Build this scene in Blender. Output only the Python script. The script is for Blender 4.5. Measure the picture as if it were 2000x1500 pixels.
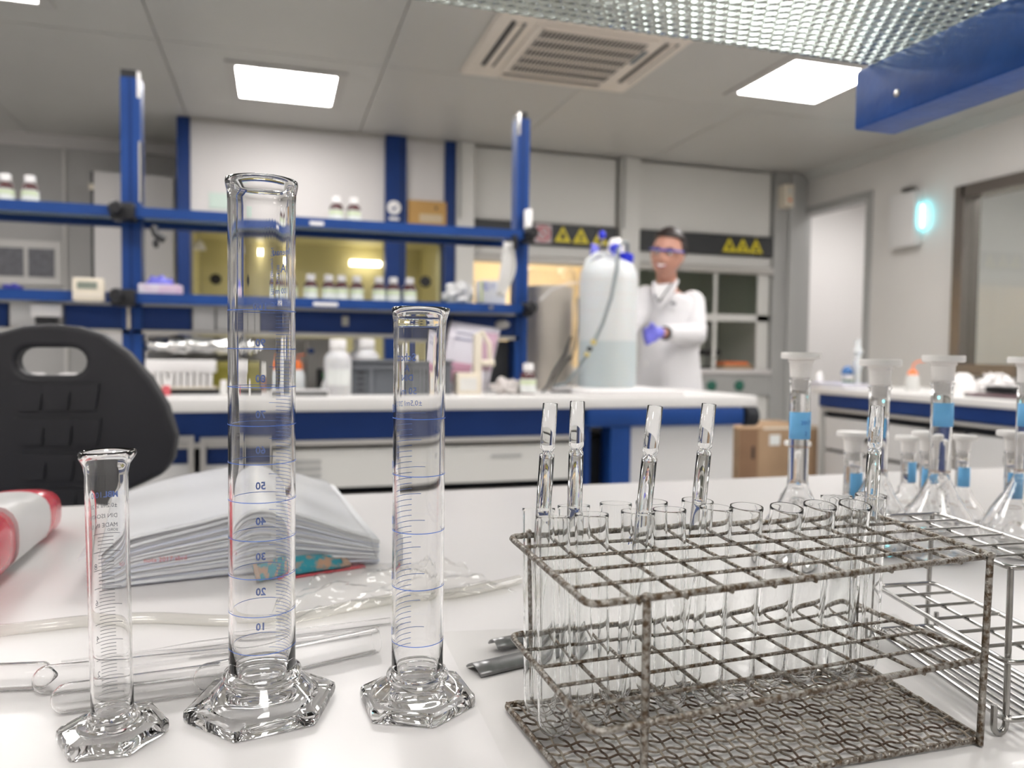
import bpy, bmesh, math, random
from math import sin, cos, pi, radians, atan2, hypot, sqrt, exp
from mathutils import Vector, Matrix, noise
random.seed(7)
for o in list(bpy.data.objects): bpy.data.objects.remove(o)
SC = bpy.context.scene; COL = SC.collection
# ---------------------------------------------------------------- camera
F = 1510.0; TH = radians(17.0); PT = radians(2.4); RL = radians(0.7)
CAM = Vector((0, 0, 1.067))
FW = Vector((sin(TH)*cos(PT), cos(TH)*cos(PT), -sin(PT)))
r0 = Vector((cos(TH), -sin(TH), 0)); u0 = r0.cross(FW)
RT = r0*cos(RL)+u0*sin(RL); UP = u0*cos(RL)-r0*sin(RL)
cd = bpy.data.cameras.new('camera'); cam = bpy.data.objects.new('camera', cd); COL.objects.link(cam)
cam.matrix_world = Matrix(((RT.x, UP.x, -FW.x, CAM.x), (RT.y, UP.y, -FW.y, CAM.y), (RT.z, UP.z, -FW.z, CAM.z), (0, 0, 0, 1)))
cd.sensor_width = 36; cd.lens = F/2000*36; cd.clip_start = .02; cd.clip_end = 60
cd.dof.use_dof = True; cd.dof.focus_distance = .36; cd.dof.aperture_fstop = 9.5
SC.camera = cam
# ---------------------------------------------------------------- world, view, light
W = bpy.data.worlds.new('world'); SC.world = W; W.use_nodes = True
W.node_tree.nodes['Background'].inputs[0].default_value = (.8, .85, 1, 1)
W.node_tree.nodes['Background'].inputs[1].default_value = .2
SC.view_settings.view_transform = 'Standard'; SC.view_settings.look = 'None'
SC.view_settings.exposure = 0.15; SC.view_settings.gamma = 1; SC.view_settings.use_curve_mapping = False
PANEL_LIGHT = 19.0
cy = SC.cycles
cy.max_bounces = 22; cy.transmission_bounces = 20; cy.glossy_bounces = 6; cy.diffuse_bounces = 4; cy.transparent_max_bounces = 24
cy.sample_clamp_indirect = 6; cy.blur_glossy = .4; cy.use_denoising = True
cy.caustics_refractive = True; cy.caustics_reflective = False


def ray(x, y): return FW+RT*((x-1000)/F)-UP*((y-750)/F)
def AZ(x, y, z): d = ray(x, y); return CAM+d*((z-CAM.z)/d.z)     # a photo point on a level surface
def AY(x, y, Y): d = ray(x, y); return CAM+d*((Y-CAM.y)/d.y)
def AX(x, y, X): d = ray(x, y); return CAM+d*((X-CAM.x)/d.x)
def PR(p):
    v = Vector(p)-CAM; z = v.dot(FW); return (1000+F*v.dot(RT)/z, 750-F*v.dot(UP)/z, z)
def BP(x0, y0, x1, y1, Y):      # extent in x and z of a photo rectangle at depth Y
    xm, ym = (x0+x1)/2, (y0+y1)/2
    return AY(x0, ym, Y).x, AY(x1, ym, Y).x, AY(xm, y1, Y).z, AY(xm, y0, Y).z

# ---------------------------------------------------------------- materials
MATS = {}
def mat(name, col, rough=.5, metal=0., spec=.5, var=0., scale=20., bump=0., bscale=200., trans=0., ior=1.5, emit=None, estr=0., col2=None, coat=0., sub=0., detail=4, thr=None):
    if name in MATS: return MATS[name]
    m = bpy.data.materials.new(name); m.use_nodes = True; nt = m.node_tree; N = nt.nodes; L = nt.links
    b = N['Principled BSDF']; b.inputs['Base Color'].default_value = (*col, 1)
    b.inputs['Roughness'].default_value = rough; b.inputs['Metallic'].default_value = metal
    b.inputs['Specular IOR Level'].default_value = spec; b.inputs['Transmission Weight'].default_value = trans
    b.inputs['IOR'].default_value = ior; b.inputs['Coat Weight'].default_value = coat
    if sub: b.inputs['Subsurface Weight'].default_value = sub; b.inputs['Subsurface Radius'].default_value = (.02, .015, .012)
    if emit: b.inputs['Emission Color'].default_value = (*emit, 1); b.inputs['Emission Strength'].default_value = estr
    if var or bump or col2:
        tc = N.new('ShaderNodeTexCoord')
        if var or col2:
            n = N.new('ShaderNodeTexNoise'); n.inputs['Scale'].default_value = scale; n.inputs['Detail'].default_value = detail
            L.new(tc.outputs['Object'], n.inputs['Vector'])
            r = N.new('ShaderNodeValToRGB'); L.new(n.outputs['Fac'], r.inputs[0])
            c2 = col2 or tuple(c*(1-var) for c in col)
            t = thr or (.35, .65)
            r.color_ramp.elements[0].position = t[0]; r.color_ramp.elements[1].position = t[1]
            r.color_ramp.elements[0].color = (*c2, 1); r.color_ramp.elements[1].color = (*col, 1)
            L.new(r.outputs[0], b.inputs['Base Color'])
        if bump:
            n2 = N.new('ShaderNodeTexNoise'); n2.inputs['Scale'].default_value = bscale
            L.new(tc.outputs['Object'], n2.inputs['Vector'])
            bm = N.new('ShaderNodeBump'); bm.inputs['Strength'].default_value = bump; bm.inputs['Distance'].default_value = .002
            L.new(n2.outputs['Fac'], bm.inputs['Height']); L.new(bm.outputs[0], b.inputs['Normal'])
    MATS[name] = m; return m

def film_mat(name, tint, gloss=.12, rough=.08, bump=.3, bscale=60):
    m = bpy.data.materials.new(name); m.use_nodes = True; nt = m.node_tree; N = nt.nodes; L = nt.links
    out = N['Material Output']; N.remove(N['Principled BSDF'])
    t = N.new('ShaderNodeBsdfTransparent'); t.inputs[0].default_value = (*tint, 1)
    g = N.new('ShaderNodeBsdfGlossy'); g.inputs['Roughness'].default_value = rough
    lz = N.new('ShaderNodeLayerWeight'); lz.inputs['Blend'].default_value = .5
    lw = N.new('ShaderNodeMath'); lw.operation = 'POWER'; lw.inputs[1].default_value = 6.0; L.new(lz.outputs['Facing'], lw.inputs[0])
    ad = N.new('ShaderNodeMath'); ad.operation = 'ADD'; ad.inputs[1].default_value = gloss*.25; ad.use_clamp = True
    tc = N.new('ShaderNodeTexCoord'); n = N.new('ShaderNodeTexNoise'); n.inputs['Scale'].default_value = bscale
    bm = N.new('ShaderNodeBump'); bm.inputs['Strength'].default_value = bump; bm.inputs['Distance'].default_value = .002
    L.new(tc.outputs['Object'], n.inputs['Vector']); L.new(n.outputs['Fac'], bm.inputs['Height'])
    L.new(bm.outputs[0], g.inputs['Normal'])
    mx = N.new('ShaderNodeMixShader'); L.new(lw.outputs[0], ad.inputs[0]); L.new(ad.outputs[0], mx.inputs[0])
    L.new(t.outputs[0], mx.inputs[1]); L.new(g.outputs[0], mx.inputs[2]); L.new(mx.outputs[0], out.inputs[0])
    MATS[name] = m; return m

BLUE = mat('blue_paint', (.013, .060, .25), .38, spec=.3, var=.12, scale=6)
BLUE2 = mat('blue_paint_dark', (.007, .036, .17), .4, spec=.3, var=.1, scale=6)
WHITEL = mat('white_laminate', (.78, .765, .745), .35)
CABW = mat('cabinet_white', (.70, .69, .68), .45, var=.05, scale=2)
PINKW = mat('hood_white', (.66, .635, .625), .5)
GREYW = mat('hood_grey', (.70, .69, .66), .5)
WALLM = mat('wall_paint', (.70, .68, .655), .6, var=.04, scale=1.5)
WALLD = mat('wall_grey', (.47, .46, .45), .6, var=.05, scale=1.5)
COLG = mat('column_grey', (.40, .40, .39), .5)
CEIL = mat('ceiling_metal', (.56, .545, .52), .42, var=.06, scale=.9)
CEILJ = mat('ceiling_gap', (.12, .12, .12), .8)
FLOORM = mat('floor_vinyl', (.62, .62, .60), .35, var=.15, scale=14)
ALU = mat('aluminium', (.66, .64, .61), .3, 1)
ALUP = mat('aluminium_painted', (.55, .53, .5), .4, .3)
STEEL = mat('steel', (.5, .49, .47), .22, 1, var=.25, scale=120)
STEELD = mat('steel_dark', (.26, .26, .26), .35, .9, var=.4, scale=60, bump=.2)
RUST = mat('rusty_steel', (.40, .38, .345), .33, .9, col2=(.12, .085, .055), scale=420, thr=(.40, .60), bump=.5, bscale=900, detail=6)
RUSTM = mat('rusty_mesh', (.40, .35, .285), .5, .7, col2=(.12, .08, .055), scale=110, thr=(.40, .58), bump=.6, bscale=900, detail=6)
BLACK = mat('black_plastic', (.012, .012, .014), .45)
CHAIRM = mat('chair_foam', (.022, .022, .027), .5, var=.2, scale=8, bump=.25, bscale=900)
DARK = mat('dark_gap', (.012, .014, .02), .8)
BENCH = mat('bench_white', (.80, .775, .765), .32, var=.03, scale=5, bump=.05, bscale=30)
PEW = mat('white_polyethylene', (.93, .90, .87), .4)
CAPW = mat('cap_white', (.86, .84, .83), .4)
AMBER = mat('amber_glass', (.07, .012, .014), .1, coat=.5)
LABELW = mat('label_white', (.76, .78, .76), .6)
LABELG = mat('label_green', (.62, .70, .47), .6)
GLASS = mat('clear_glass', (1, 1, 1), 0, trans=1, ior=1.47)
GLASST = mat('tube_glass', (.995, 1, .998), 0, trans=1, ior=1.45)
GREENG = mat('shelf_glass', (.50, .58, .54), .3, trans=.45, ior=1.5)
PATTG = mat('patterned_glass', (.86, .96, .92), .0, trans=1, ior=1.5)
PRINT = mat('print_blue', (.10, .22, .72), .5)
PRINTD = mat('print_dark', (.07, .08, .13), .5)
TAPE = mat('blue_tape', (.18, .52, .90), .6, var=.08, scale=100)
INK = mat('ink', (.03, .12, .55), .6)
PAPER = mat('paper', (.88, .89, .91), .8)
PAPERB = mat('paper_blue', (.76, .79, .89), .8)
COAT = mat('coat_cotton', (.70, .69, .70), .8, bump=.15, bscale=120)
SKIN = mat('skin', (.50, .25, .18), .5, sub=.1)
HAIR = mat('hair', (.018, .010, .009), .45, bump=.6, bscale=120)
GLOVE = mat('nitrile_purple', (.16, .16, .66), .4)
RBLUE = mat('royal_blue', (.015, .03, .62), .35)
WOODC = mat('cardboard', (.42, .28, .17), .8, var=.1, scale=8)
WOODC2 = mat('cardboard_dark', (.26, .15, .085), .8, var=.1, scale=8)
YELLOWP = mat('hood_yellow', (.62, .57, .30), .5)
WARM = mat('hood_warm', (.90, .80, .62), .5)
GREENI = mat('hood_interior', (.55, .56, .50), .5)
BAND = mat('band_charcoal', (.035, .037, .04), .5)
YEL = mat('sign_yellow', (.75, .62, .03), .5)
RED = mat('red_plastic', (.56, .025, .05), .25, coat=.3)
RED2 = mat('sign_red', (.6, .1, .12), .5)
GRIPG = mat('grip_grey', (.62, .61, .60), .35)
ORANGE = mat('orange_plastic', (.85, .20, .05), .4)
FILM = film_mat('clear_film', (.985, .985, .975), .10, .06)
FILMH = film_mat('hazy_film', (.93, .925, .91), .25, .2)
VINYL = mat('clear_vinyl', (.97, .97, .95), .12, trans=.9, ior=1.2)
PE = mat('translucent_plastic', (.84, .87, .88), .35, trans=.25, ior=1.3, sub=.2)
PEF = mat('translucent_liquid', (.68, .76, .78), .3, trans=.25, ior=1.3, sub=.2)
BEIGE = mat('beige_plastic', (.72, .66, .59), .5)
CREAM = mat('cream_plastic', (.76, .69, .57), .45)
CRATE = mat('crate_grey', (.11, .12, .135), .5)
CRATED = mat('crate_dark', (.05, .052, .06), .6)
FOILM = mat('foil', (.82, .82, .80), .22, 1, bump=.8, bscale=40)
LAMPM = mat('lamp_glow', (1, 1, 1), .5, emit=(1, .90, .70), estr=7)
PANELM = mat('panel_glow', (1, 1, 1), .5, emit=(1, .97, .95), estr=PANEL_LIGHT)
TEALM = mat('teal_glow', (.5, 1, 1), .5, emit=(.12, .85, 1.0), estr=14)

# ---------------------------------------------------------------- builders
class MB:
    def __init__(s): s.v = []; s.f = []
    def add(s, vs, fs, M=None):
        n = len(s.v); s.v += [tuple(M @ Vector(v)) if M else tuple(v) for v in vs]; s.f += [tuple(i+n for i in f) for f in fs]; return s
    def box(s, x0, x1, y0, y1, z0, z1, M=None, bev=0):
        if bev:
            bm = bmesh.new(); bmesh.ops.create_cube(bm, size=1)
            for v in bm.verts: v.co = Vector(((x0+x1)/2+v.co.x*(x1-x0), (y0+y1)/2+v.co.y*(y1-y0), (z0+z1)/2+v.co.z*(z1-z0)))
            bmesh.ops.bevel(bm, geom=bm.edges[:], offset=bev, segments=2, affect='EDGES', profile=.6)
            bm.verts.index_update(); s.add([v.co[:] for v in bm.verts], [[v.index for v in f.verts] for f in bm.faces], M); bm.free(); return s
        return s.add([(x0, y0, z0), (x1, y0, z0), (x1, y1, z0), (x0, y1, z0), (x0, y0, z1), (x1, y0, z1), (x1, y1, z1), (x0, y1, z1)],
                     [(0, 3, 2, 1), (4, 5, 6, 7), (0, 1, 5, 4), (1, 2, 6, 5), (2, 3, 7, 6), (3, 0, 4, 7)], M)
    def lathe(s, prof, n=32, M=None, closed=False, cap=True, rf=None):
        vs = []; fs = []; m = len(prof)
        for (r, z) in prof:
            for k in range(n):
                a = 2*pi*k/n; rr = r*(rf(a, z, r) if rf else 1); vs.append((rr*cos(a), rr*sin(a), z))
        for i in range(m if closed else m-1):
            j = (i+1) % m
            for k in range(n):
                k2 = (k+1) % n; fs.append((i*n+k, i*n+k2, j*n+k2, j*n+k))
        if cap and not closed:
            fs.append(tuple(range(n-1, -1, -1))); fs.append(tuple((m-1)*n+k for k in range(n)))
        return s.add(vs, fs, M)
    def tube(s, pts, r, n=8, closed=False, M=None):
        pts = [Vector(p) for p in pts]; m = len(pts); vs = []; fs = []; prev = None
        for i, p in enumerate(pts):
            a = pts[(i-1) % m] if (closed or i > 0) else p; b = pts[(i+1) % m] if (closed or i < m-1) else p
            d = (b-a).normalized()
            if prev is None: u = d.orthogonal().normalized()
            else: u = (prev-d*prev.dot(d)).normalized()
            prev = u; w = d.cross(u); rr = r[i] if isinstance(r, (list, tuple)) else r
            for k in range(n): a2 = 2*pi*k/n; vs.append(p+u*(rr*cos(a2))+w*(rr*sin(a2)))
        for i in range(m if closed else m-1):
            j = (i+1) % m
            for k in range(n): k2 = (k+1) % n; fs.append((i*n+k, i*n+k2, j*n+k2, j*n+k))
        if not closed: fs.append(tuple(range(n-1, -1, -1))); fs.append(tuple((m-1)*n+k for k in range(n)))
        return s.add(vs, fs, M)
    def prism(s, poly, d0, d1, M=None):     # polygon in x,z extruded along y
        n = len(poly); vs = [(x, d0, z) for x, z in poly]+[(x, d1, z) for x, z in poly]
        fs = [tuple(range(n)), tuple(range(2*n-1, n-1, -1))]+[(i, i+n, (i+1) % n+n, (i+1) % n) for i in range(n)]
        return s.add(vs, fs, M)
    def ball(s, c, rx, ry, rz, n=16, m=10, f=None, M=None):
        vs = [(0, 0, -1)]; fs = []
        for i in range(1, m):
            t = -pi/2+pi*i/m
            for k in range(n): a = 2*pi*k/n; vs.append((cos(t)*cos(a), cos(t)*sin(a), sin(t)))
        vs.append((0, 0, 1)); top = len(vs)-1
        for k in range(n):
            k2 = (k+1) % n; fs.append((0, 1+k2, 1+k)); fs.append((top, top-n+k, top-n+k2))
            for i in range(m-2): a = 1+i*n; fs.append((a+k, a+k2, a+n+k2, a+n+k))
        out = []
        for v in vs:
            p = Vector((v[0]*rx, v[1]*ry, v[2]*rz))
            if f: p = f(p)
            out.append(p+Vector(c))
        return s.add(out, fs, M)
    def grid(s, fn, nu, nv, thick=0):
        vs = [fn(i/nu, j/nv) for j in range(nv+1) for i in range(nu+1)]; w = nu+1
        fs = [(j*w+i, j*w+i+1, (j+1)*w+i+1, (j+1)*w+i) for j in range(nv) for i in range(nu)]
        return s.add(vs, fs)
    def build(s, name, m, parent=None, smooth=True, ang=40):
        me = bpy.data.meshes.new(name); me.from_pydata([tuple(v) for v in s.v], [], s.f); me.validate()
        bm = bmesh.new(); bm.from_mesh(me); bmesh.ops.recalc_face_normals(bm, faces=bm.faces); bm.to_mesh(me); bm.free()
        for x in (m if isinstance(m, (list, tuple)) else [m]): me.materials.append(x)
        o = bpy.data.objects.new(name, me); COL.objects.link(o)
        if parent: o.parent = parent
        if smooth:
            me.shade_smooth(); me.set_sharp_from_angle(angle=radians(ang))
        return o
def B(name, m, parent, *a, bev=0, **k):
    return MB().box(*a, bev=bev, **k).build(name, m, parent)
def solid(o, t): md = o.modifiers.new('s', 'SOLIDIFY'); md.thickness = t; md.offset = 0; return o
def tag(o, label, cat, group=None, kind=None):
    if label: o['label'] = label
    if cat: o['category'] = cat
    if group: o['group'] = group
    if kind: o['kind'] = kind
    return o
def thing(name, label, cat, loc=(0, 0, 0), rz=0, group=None):
    o = bpy.data.objects.new(name, None); COL.objects.link(o); o.location = loc; o.rotation_euler = (0, 0, rz); o.empty_display_size = .05
    return tag(o, label, cat, group)
def struct(o): o['kind'] = 'structure'; return o
def kids(o): return [x for x in bpy.data.objects if x.parent == o]
def dup(o, loc=None, label=None, rz=None, parent=None, scale=None):
    c = o.copy(); COL.objects.link(c); c.parent = parent
    if loc is not None: c.location = loc
    if rz is not None: c.rotation_euler = (0, 0, rz)
    if label: c['label'] = label
    if scale: c.scale = scale
    for k in kids(o): dup(k, parent=c)
    return c
def RotTo(d):  # matrix taking +z to direction d
    return Vector((0, 0, 1)).rotation_difference(Vector(d)).to_matrix().to_4x4()
_dg = None
def text_geo(s, size, bold=0.0, ax='CENTER'):
    cu = bpy.data.curves.new('t', 'FONT'); cu.body = s; cu.size = size; cu.resolution_u = 2; cu.offset = bold*size
    cu.align_x = ax
    o = bpy.data.objects.new('t', cu); COL.objects.link(o); dg = bpy.context.evaluated_depsgraph_get()
    me = bpy.data.meshes.new_from_object(o.evaluated_get(dg)); vs = [v.co.copy() for v in me.vertices]; fs = [tuple(p.vertices) for p in me.polygons]
    bpy.data.objects.remove(o); bpy.data.curves.remove(cu); bpy.data.meshes.remove(me); return vs, fs
def text_flat(mb, s, size, M, bold=0, ax='CENTER'):
    vs, fs = text_geo(s, size, bold, ax); mb.add(vs, fs, M)
def text_wrap(mb, s, size, r, phi, z, bold=0, ax='CENTER', vertical=False):
    vs, fs = text_geo(s, size, bold, ax)
    if vertical: vs = [Vector((-v.y, v.x, 0)) for v in vs]
    mb.add([(r*cos(phi+v.x/r), r*sin(phi+v.x/r), z+v.y) for v in vs], fs)
def arc_strip(mb, r, p0, p1, z, h, n=None):
    n = n or max(2, int(abs(p1-p0)/.12)); vs = []; fs = []
    for i in range(n+1):
        a = p0+(p1-p0)*i/n; vs += [(r*cos(a), r*sin(a), z-h/2), (r*cos(a), r*sin(a), z+h/2)]
    for i in range(n): fs.append((2*i, 2*i+2, 2*i+3, 2*i+1))
    mb.add(vs, fs)

# ================================================================ THE SETTING
HC = 2.7; YB = 5.97; YL = 6.88; XR = 4.6
X0, Y0 = -4.6, -3.2
struct(B('floor', FLOORM, None, X0-.2, 7.2, Y0-.2, 7.3, -.1, 0))
ceil = struct(B('ceiling', CEILJ, None, X0-.2, 7.2, Y0-.2, 7.3, HC+.02, HC+.14))
xs = [-4.75, -3.0, -1.8, -.6, .6, 1.8, 3.0, 4.6]; ys = [-3.35, -.25, 2.15, 4.55, 6.95]
for i in range(len(xs)-1):
    for j in range(len(ys)-1):
        B('ceiling_panel', CEIL, ceil, xs[i]+.003, xs[i+1]-.003, ys[j]+.003, ys[j+1]-.003, HC, HC+.019)
B('ceiling_panel', CEIL, ceil, 4.6, 7.1, Y0, 7.2, HC, HC+.019)
struct(B('wall_left', WALLD, None, X0-.15, X0, Y0, YL+.1, 0, HC))
struct(B('wall_rear', WALLM, None, X0, XR+.15, Y0-.15, Y0, 0, HC))
struct(B('wall_back', WALLD, None, X0, 4.73, YL, YL+.15, 0, HC)); struct(B('wall_corridor', CAPW, None, 4.73, 7.1, YL, YL+.15, 0, HC))
# right wall with a door opening and a window opening
DY0, DY1, DZ = 5.21, 6.09, 2.35; WY0, WY1, WZ0, WZ1 = 2.2, 4.29, 1.0, 2.2
wr = MB()
for a in ((Y0, WY0, 0, HC), (WY0, WY1, 0, WZ0), (WY0, WY1, WZ1, HC), (WY1, DY0, 0, HC), (DY0, DY1, DZ, HC), (DY1, YL, 0, HC)):
    wr.box(XR, XR+.12, a[0], a[1], a[2], a[3])
struct(wr.build('wall_right', WALLM, None, smooth=False))
struct(B('trim_1', PINKW, None, -2.9, -.68, YL-.05, YL, HC-.09, HC))
tr = MB().prism([(XR, HC), (XR, HC-.07), (XR-.07, HC)], Y0, YB-.0); struct(tr.build('trim_2', mat('crown_grey', (.5, .5, .48), .5), None, smooth=False))
d = MB(); t_ = .05
d.box(XR-.02, XR+.13, DY0-t_, DY0+.01, 0, DZ+t_); d.box(XR-.02, XR+.13, DY1-.01, DY1+t_, 0, DZ+t_); d.box(XR-.02, XR+.13, DY0, DY1, DZ-.01, DZ+t_)
struct(d.build('door_1', COLG, None, smooth=False))
w = MB(); t_ = .06
w.box(XR-.03, XR+.13, WY0-t_, WY0+.02, WZ0-t_, WZ1+t_); w.box(XR-.03, XR+.13, WY1-.02, WY1+t_, WZ0-t_, WZ1+t_)
w.box(XR-.03, XR+.13, WY0, WY1, WZ1-.02, WZ1+t_); w.box(XR-.05, XR+.13, WY0, WY1, WZ0-t_, WZ0+.02)
win = struct(w.build('window_1', mat('window_frame', (.30, .27, .25), .25, .9), None, smooth=False))
B('pane', mat('window_glass', (.88, .93, .91), .0, trans=1, ior=1.45), win, XR+.05, XR+.058, WY0+.02, WY1-.02, WZ0+.02, WZ1-.02)
# the room beyond
struct(B('wall_far', CAPW, None, 7.0, 7.1, Y0, YL, 0, HC)); 
struct(B('wall_partition', mat('partition', (.72, .70, .69), .6), None, 4.73, 7.0, 5.0-.06, 5.0, 0, HC))
lb = thing('wall_cabinet', 'pale grey wall cabinet seen through the window', 'cabinet', (6.4, 3.6, 1.35)); B('body', GREYW, lb, 0, .6, -.62, .35, 0, 1.0); B('door', CABW, lb, -.02, 0, -.6, -.14, .01, .99); B('door', CABW, lb, -.02, 0, -.13, .33, .01, .99)
yc = thing('storage_locker', 'yellowish storage locker seen low through the window', 'locker', (6.3, 4.0, 0)); B('body', mat('locker_tan', (.60, .48, .30), .5), yc, 0, .68, -1.0, .9, 0, 1.32, bev=.01); B('door', mat('locker_tan2', (.64, .52, .33), .5), yc, -.02, 0, -.98, -.06, .05, 1.3); B('door', MATS['locker_tan2'], yc, -.02, 0, -.04, .88, .05, 1.3)

def ceiling_light(x, y, label, s=.285, lm=PANELM):
    t = thing('ceiling_light', label, 'ceiling light', (x, y, HC), 0, 'square ceiling light panels')
    m = MB(); f = .345
    m.box(-f, f, -f, -s, -.012, 0); m.box(-f, f, s, f, -.012, 0); m.box(-f, -s, -s, s, -.012, 0); m.box(s, f, -s, s, -.012, 0)
    m.build('frame', mat('panel_frame', (.52, .50, .48), .5), t, smooth=False)
    B('diffuser', lm, t, -s, s, -s, s, -.009, -.001, bev=.003)
    return t
ceiling_light(.065, 5.08, 'square lit ceiling panel over the far hoods, beside the white hood front')
ceiling_light(3.03, 3.98, 'square lit ceiling panel half hidden behind the blue shelf bracket')
ceiling_light(-1.36, 3.95, 'lit ceiling panel cut off at the top corner of the room')
for x, y in ((.1, 2.45), (.1, -.9), (1.7, 2.45), (2.9, 1.9), (2.9, -.6), (4.05, 2.3), (4.05, .9), (-1.4, 2.1), (-1.4, -1.2), (-3.1, 4.6), (-3.1, 2.6), (-3.1, .0), (5.5, 5.75), (5.9, 3.4), (5.9, 1.2)):  # unseen panels, added only to brighten the lab and the room beyond
    ceiling_light(x, y, 'unseen ceiling light panel added to light the rooms')

# air conditioning cassette
ac = thing('ceiling_cassette', 'beige ceiling air-conditioning cassette with slotted intake grille', 'air conditioner', (1.54, 3.93, HC))
ACM = mat('ac_beige', (.80, .72, .64), .5)
S = .52
m = MB(); m.lathe([(S*1.414, 0), (S*1.414, -.015), (S*1.38, -.03), (S*1.16, -.045), (S*.0001, -.045)], 4, Matrix.Rotation(pi/4, 4, 'Z'), cap=False)
m.build('panel', ACM, ac, smooth=False)
for k, (a, sx) in enumerate(((0, 1), (pi/2, 1), (pi, 1), (3*pi/2, 1))):
    R = Matrix.Rotation(a, 4, 'Z')
    MB().box(-.30, .30, .375, .395, -.047, -.036, R).box(-.30, .30, .43, .45, -.046, -.034, R).build('air_slot', DARK, ac, smooth=False)
    MB().box(-.30, .30, .398, .427, -.058, -.036, R).build('vane', ACM, ac, smooth=False)
B('grille_frame', ACM, ac, -.33, .33, -.33, .33, -.058, -.044, bev=.005)
B('grille_backing', DARK, ac, -.29, .29, -.305, .305, -.0592, -.057)
for r in range(6):
    y = -.30+r*.12; B('grille_bar', ACM, ac, -.285, .285, y-.010, y+.010, -.0625, -.059)
for i in range(27):
    x = -.285+i*.57/26; B('slat', ACM, ac, x-.0027, x+.0027, -.30, .30, -.0615, -.059)
B('display', mat('ac_display', (.09, .13, .16), .3), ac, .295, .325, -.2, -.02, -.062, -.056)

det = thing('smoke_detector_box', 'small cream alarm box high in the grey corner', 'alarm', (4.33, 5.9, 2.47)); B('body', CREAM, det, -.045, .045, -.04, .07, -.10, .10, bev=.01); B('lens', GREYW, det, -.02, .02, -.045, -.04, .02, .06)
B('button', ORANGE, det, -.015, .015, -.045, -.04, -.05, -.03)

# insect lamp on the right wall
il = thing('wall_lamp_unit', 'white box lamp with a teal glow on the right wall', 'lamp', (XR, 4.76, 1.89))
B('cover', CABW, il, -.10, -.025, -.12, .12, 0, .40, bev=.008)
B('back_plate', GREYW, il, -.02, -.0, -.11, .11, .03, .42)
MB().lathe([(.010, 0), (.010, .17)], 12, Matrix.Translation((-.03, -.135, .13))).build('tube', TEALM, il)
B('top_vent', STEELD, il, -.06, -.01, -.05, .05, .42, .45, bev=.004)

# ================================================================ FUME HOODS
def warn_sign(par, x, z, s, kind):
    q = MB().prism([(x-s*.55, z-s*.45), (x+s*.55, z-s*.45), (x+s*.03, z+s*.5), (x-s*.03, z+s*.5)], -.012, -.008); g = q.build('warning_sign', YEL, par, smooth=False)
    k = MB()
    if kind == 0: k.prism([(x-s*.16, z-s*.28), (x+s*.16, z-s*.28), (x+s*.12, z-s*.05), (x+s*.02, z+s*.22), (x-s*.1, z)], -.0145, -.0125)
    elif kind == 1: k.ball((x, -.013, z-.02*s), s*.12, .002, s*.14, 10, 6); k.prism([(x-s*.22, z-s*.34), (x+s*.22, z-s*.34), (x+s*.2, z-s*.26), (x-s*.2, z-s*.26)], -.0145, -.0125)
    else: k.prism([(x-s*.24, z-s*.32), (x+s*.24, z-s*.32), (x+s*.2, z-s*.2), (x-s*.2, z-s*.14)], -.0145, -.0125); k.prism([(x-s*.06, z-s*.1), (x+s*.14, z-s*.1), (x+s*.05, z+s*.2)], -.0145, -.0125)
    k.build('warning_symbol', BLACK, g, smooth=False)
# hood A: blue framed with yellow interior
ha = thing('fume_hood', 'blue-framed fume hood with white upper panels and a yellow-lit interior', 'fume hood', (0, YB, 0))
B('post', BLUE2, ha, -.668, -.583, 0, .1, 0, 2.695); B('post', BLUE2, ha, .798, .955, -.02, .1, 0, 2.695); B('post', BLUE2, ha, 1.26, 1.345, 0, .1, 0, 2.695)
B('post_groove', DARK, ha, .915, .925, -.0215, -.02, .9, 2.69)
B('upper_panel', PINKW, ha, -.58, .795, .02, .05, 1.93, 2.68); B('upper_panel', PINKW, ha, .958, 1.258, .02, .05, 1.93, 2.68)
B('top_rail', ALUP, ha, -.58, 1.26, .01, .06, 2.672, 2.695)
B('sash_frame', mat('sash_brown', (.16, .14, .10), .4), ha, -.583, -.565, .03, .05, 1.0, 1.93); B('sash_frame', MATS['sash_brown'], ha, -.58, 1.258, .03, .05, 1.905, 1.93)
B('side_panel', YELLOWP, ha, 1.225, 1.25, .1, .85, .95, 1.95); B('side_panel', YELLOWP, ha, -.6, -.585, .1, .85, .95, 1.95)
B('rear_panel', YELLOWP, ha, -.58, 1.25, .83, .86, .95, 1.95); B('roof_panel', YELLOWP, ha, -.58, 1.25, .1, .85, 1.95, 1.97)
B('work_surface', WHITEL, ha, -.58, 1.258, 0.02, .85, .88, .93); B('base_cabinet', CABW, ha, -.58, 1.258, .04, .85, 0, .87)
hp = MB().lathe([(.04, 0), (.045, .006), (.04, .012)], 20, Matrix.Translation((-.47, .83, 1.63)) @ Matrix.Rotation(pi/2, 4, 'X')); hp.build('port', BLACK, ha)
MB().lathe([(.04, 0), (.045, .006), (.04, .012)], 20, Matrix.Translation((1.13, .1, 1.61)) @ Matrix.Rotation(pi/2, 4, 'X')).build('port', BLACK, ha)
MB().lathe([(.024, 0), (.024, .25), (.018, .26)], 16, Matrix.Translation((.60, .72, 1.80)) @ Matrix.Rotation(pi/2, 4, 'Y')).build('lamp_tube', LAMPM, ha)
MB().lathe([(.026, 0), (.026, .15)], 16, Matrix.Translation((-.22, .72, 1.86)) @ Matrix.Rotation(pi/2, 4, 'Y')).build('lamp_tube', LAMPM, ha)
MB().lathe([(.05, 0), (.035, .05), (.02, .07)], 16, Matrix.Translation((-.55, .3, 1.80))).build('lamp_cone', CAPW, ha)
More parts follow.
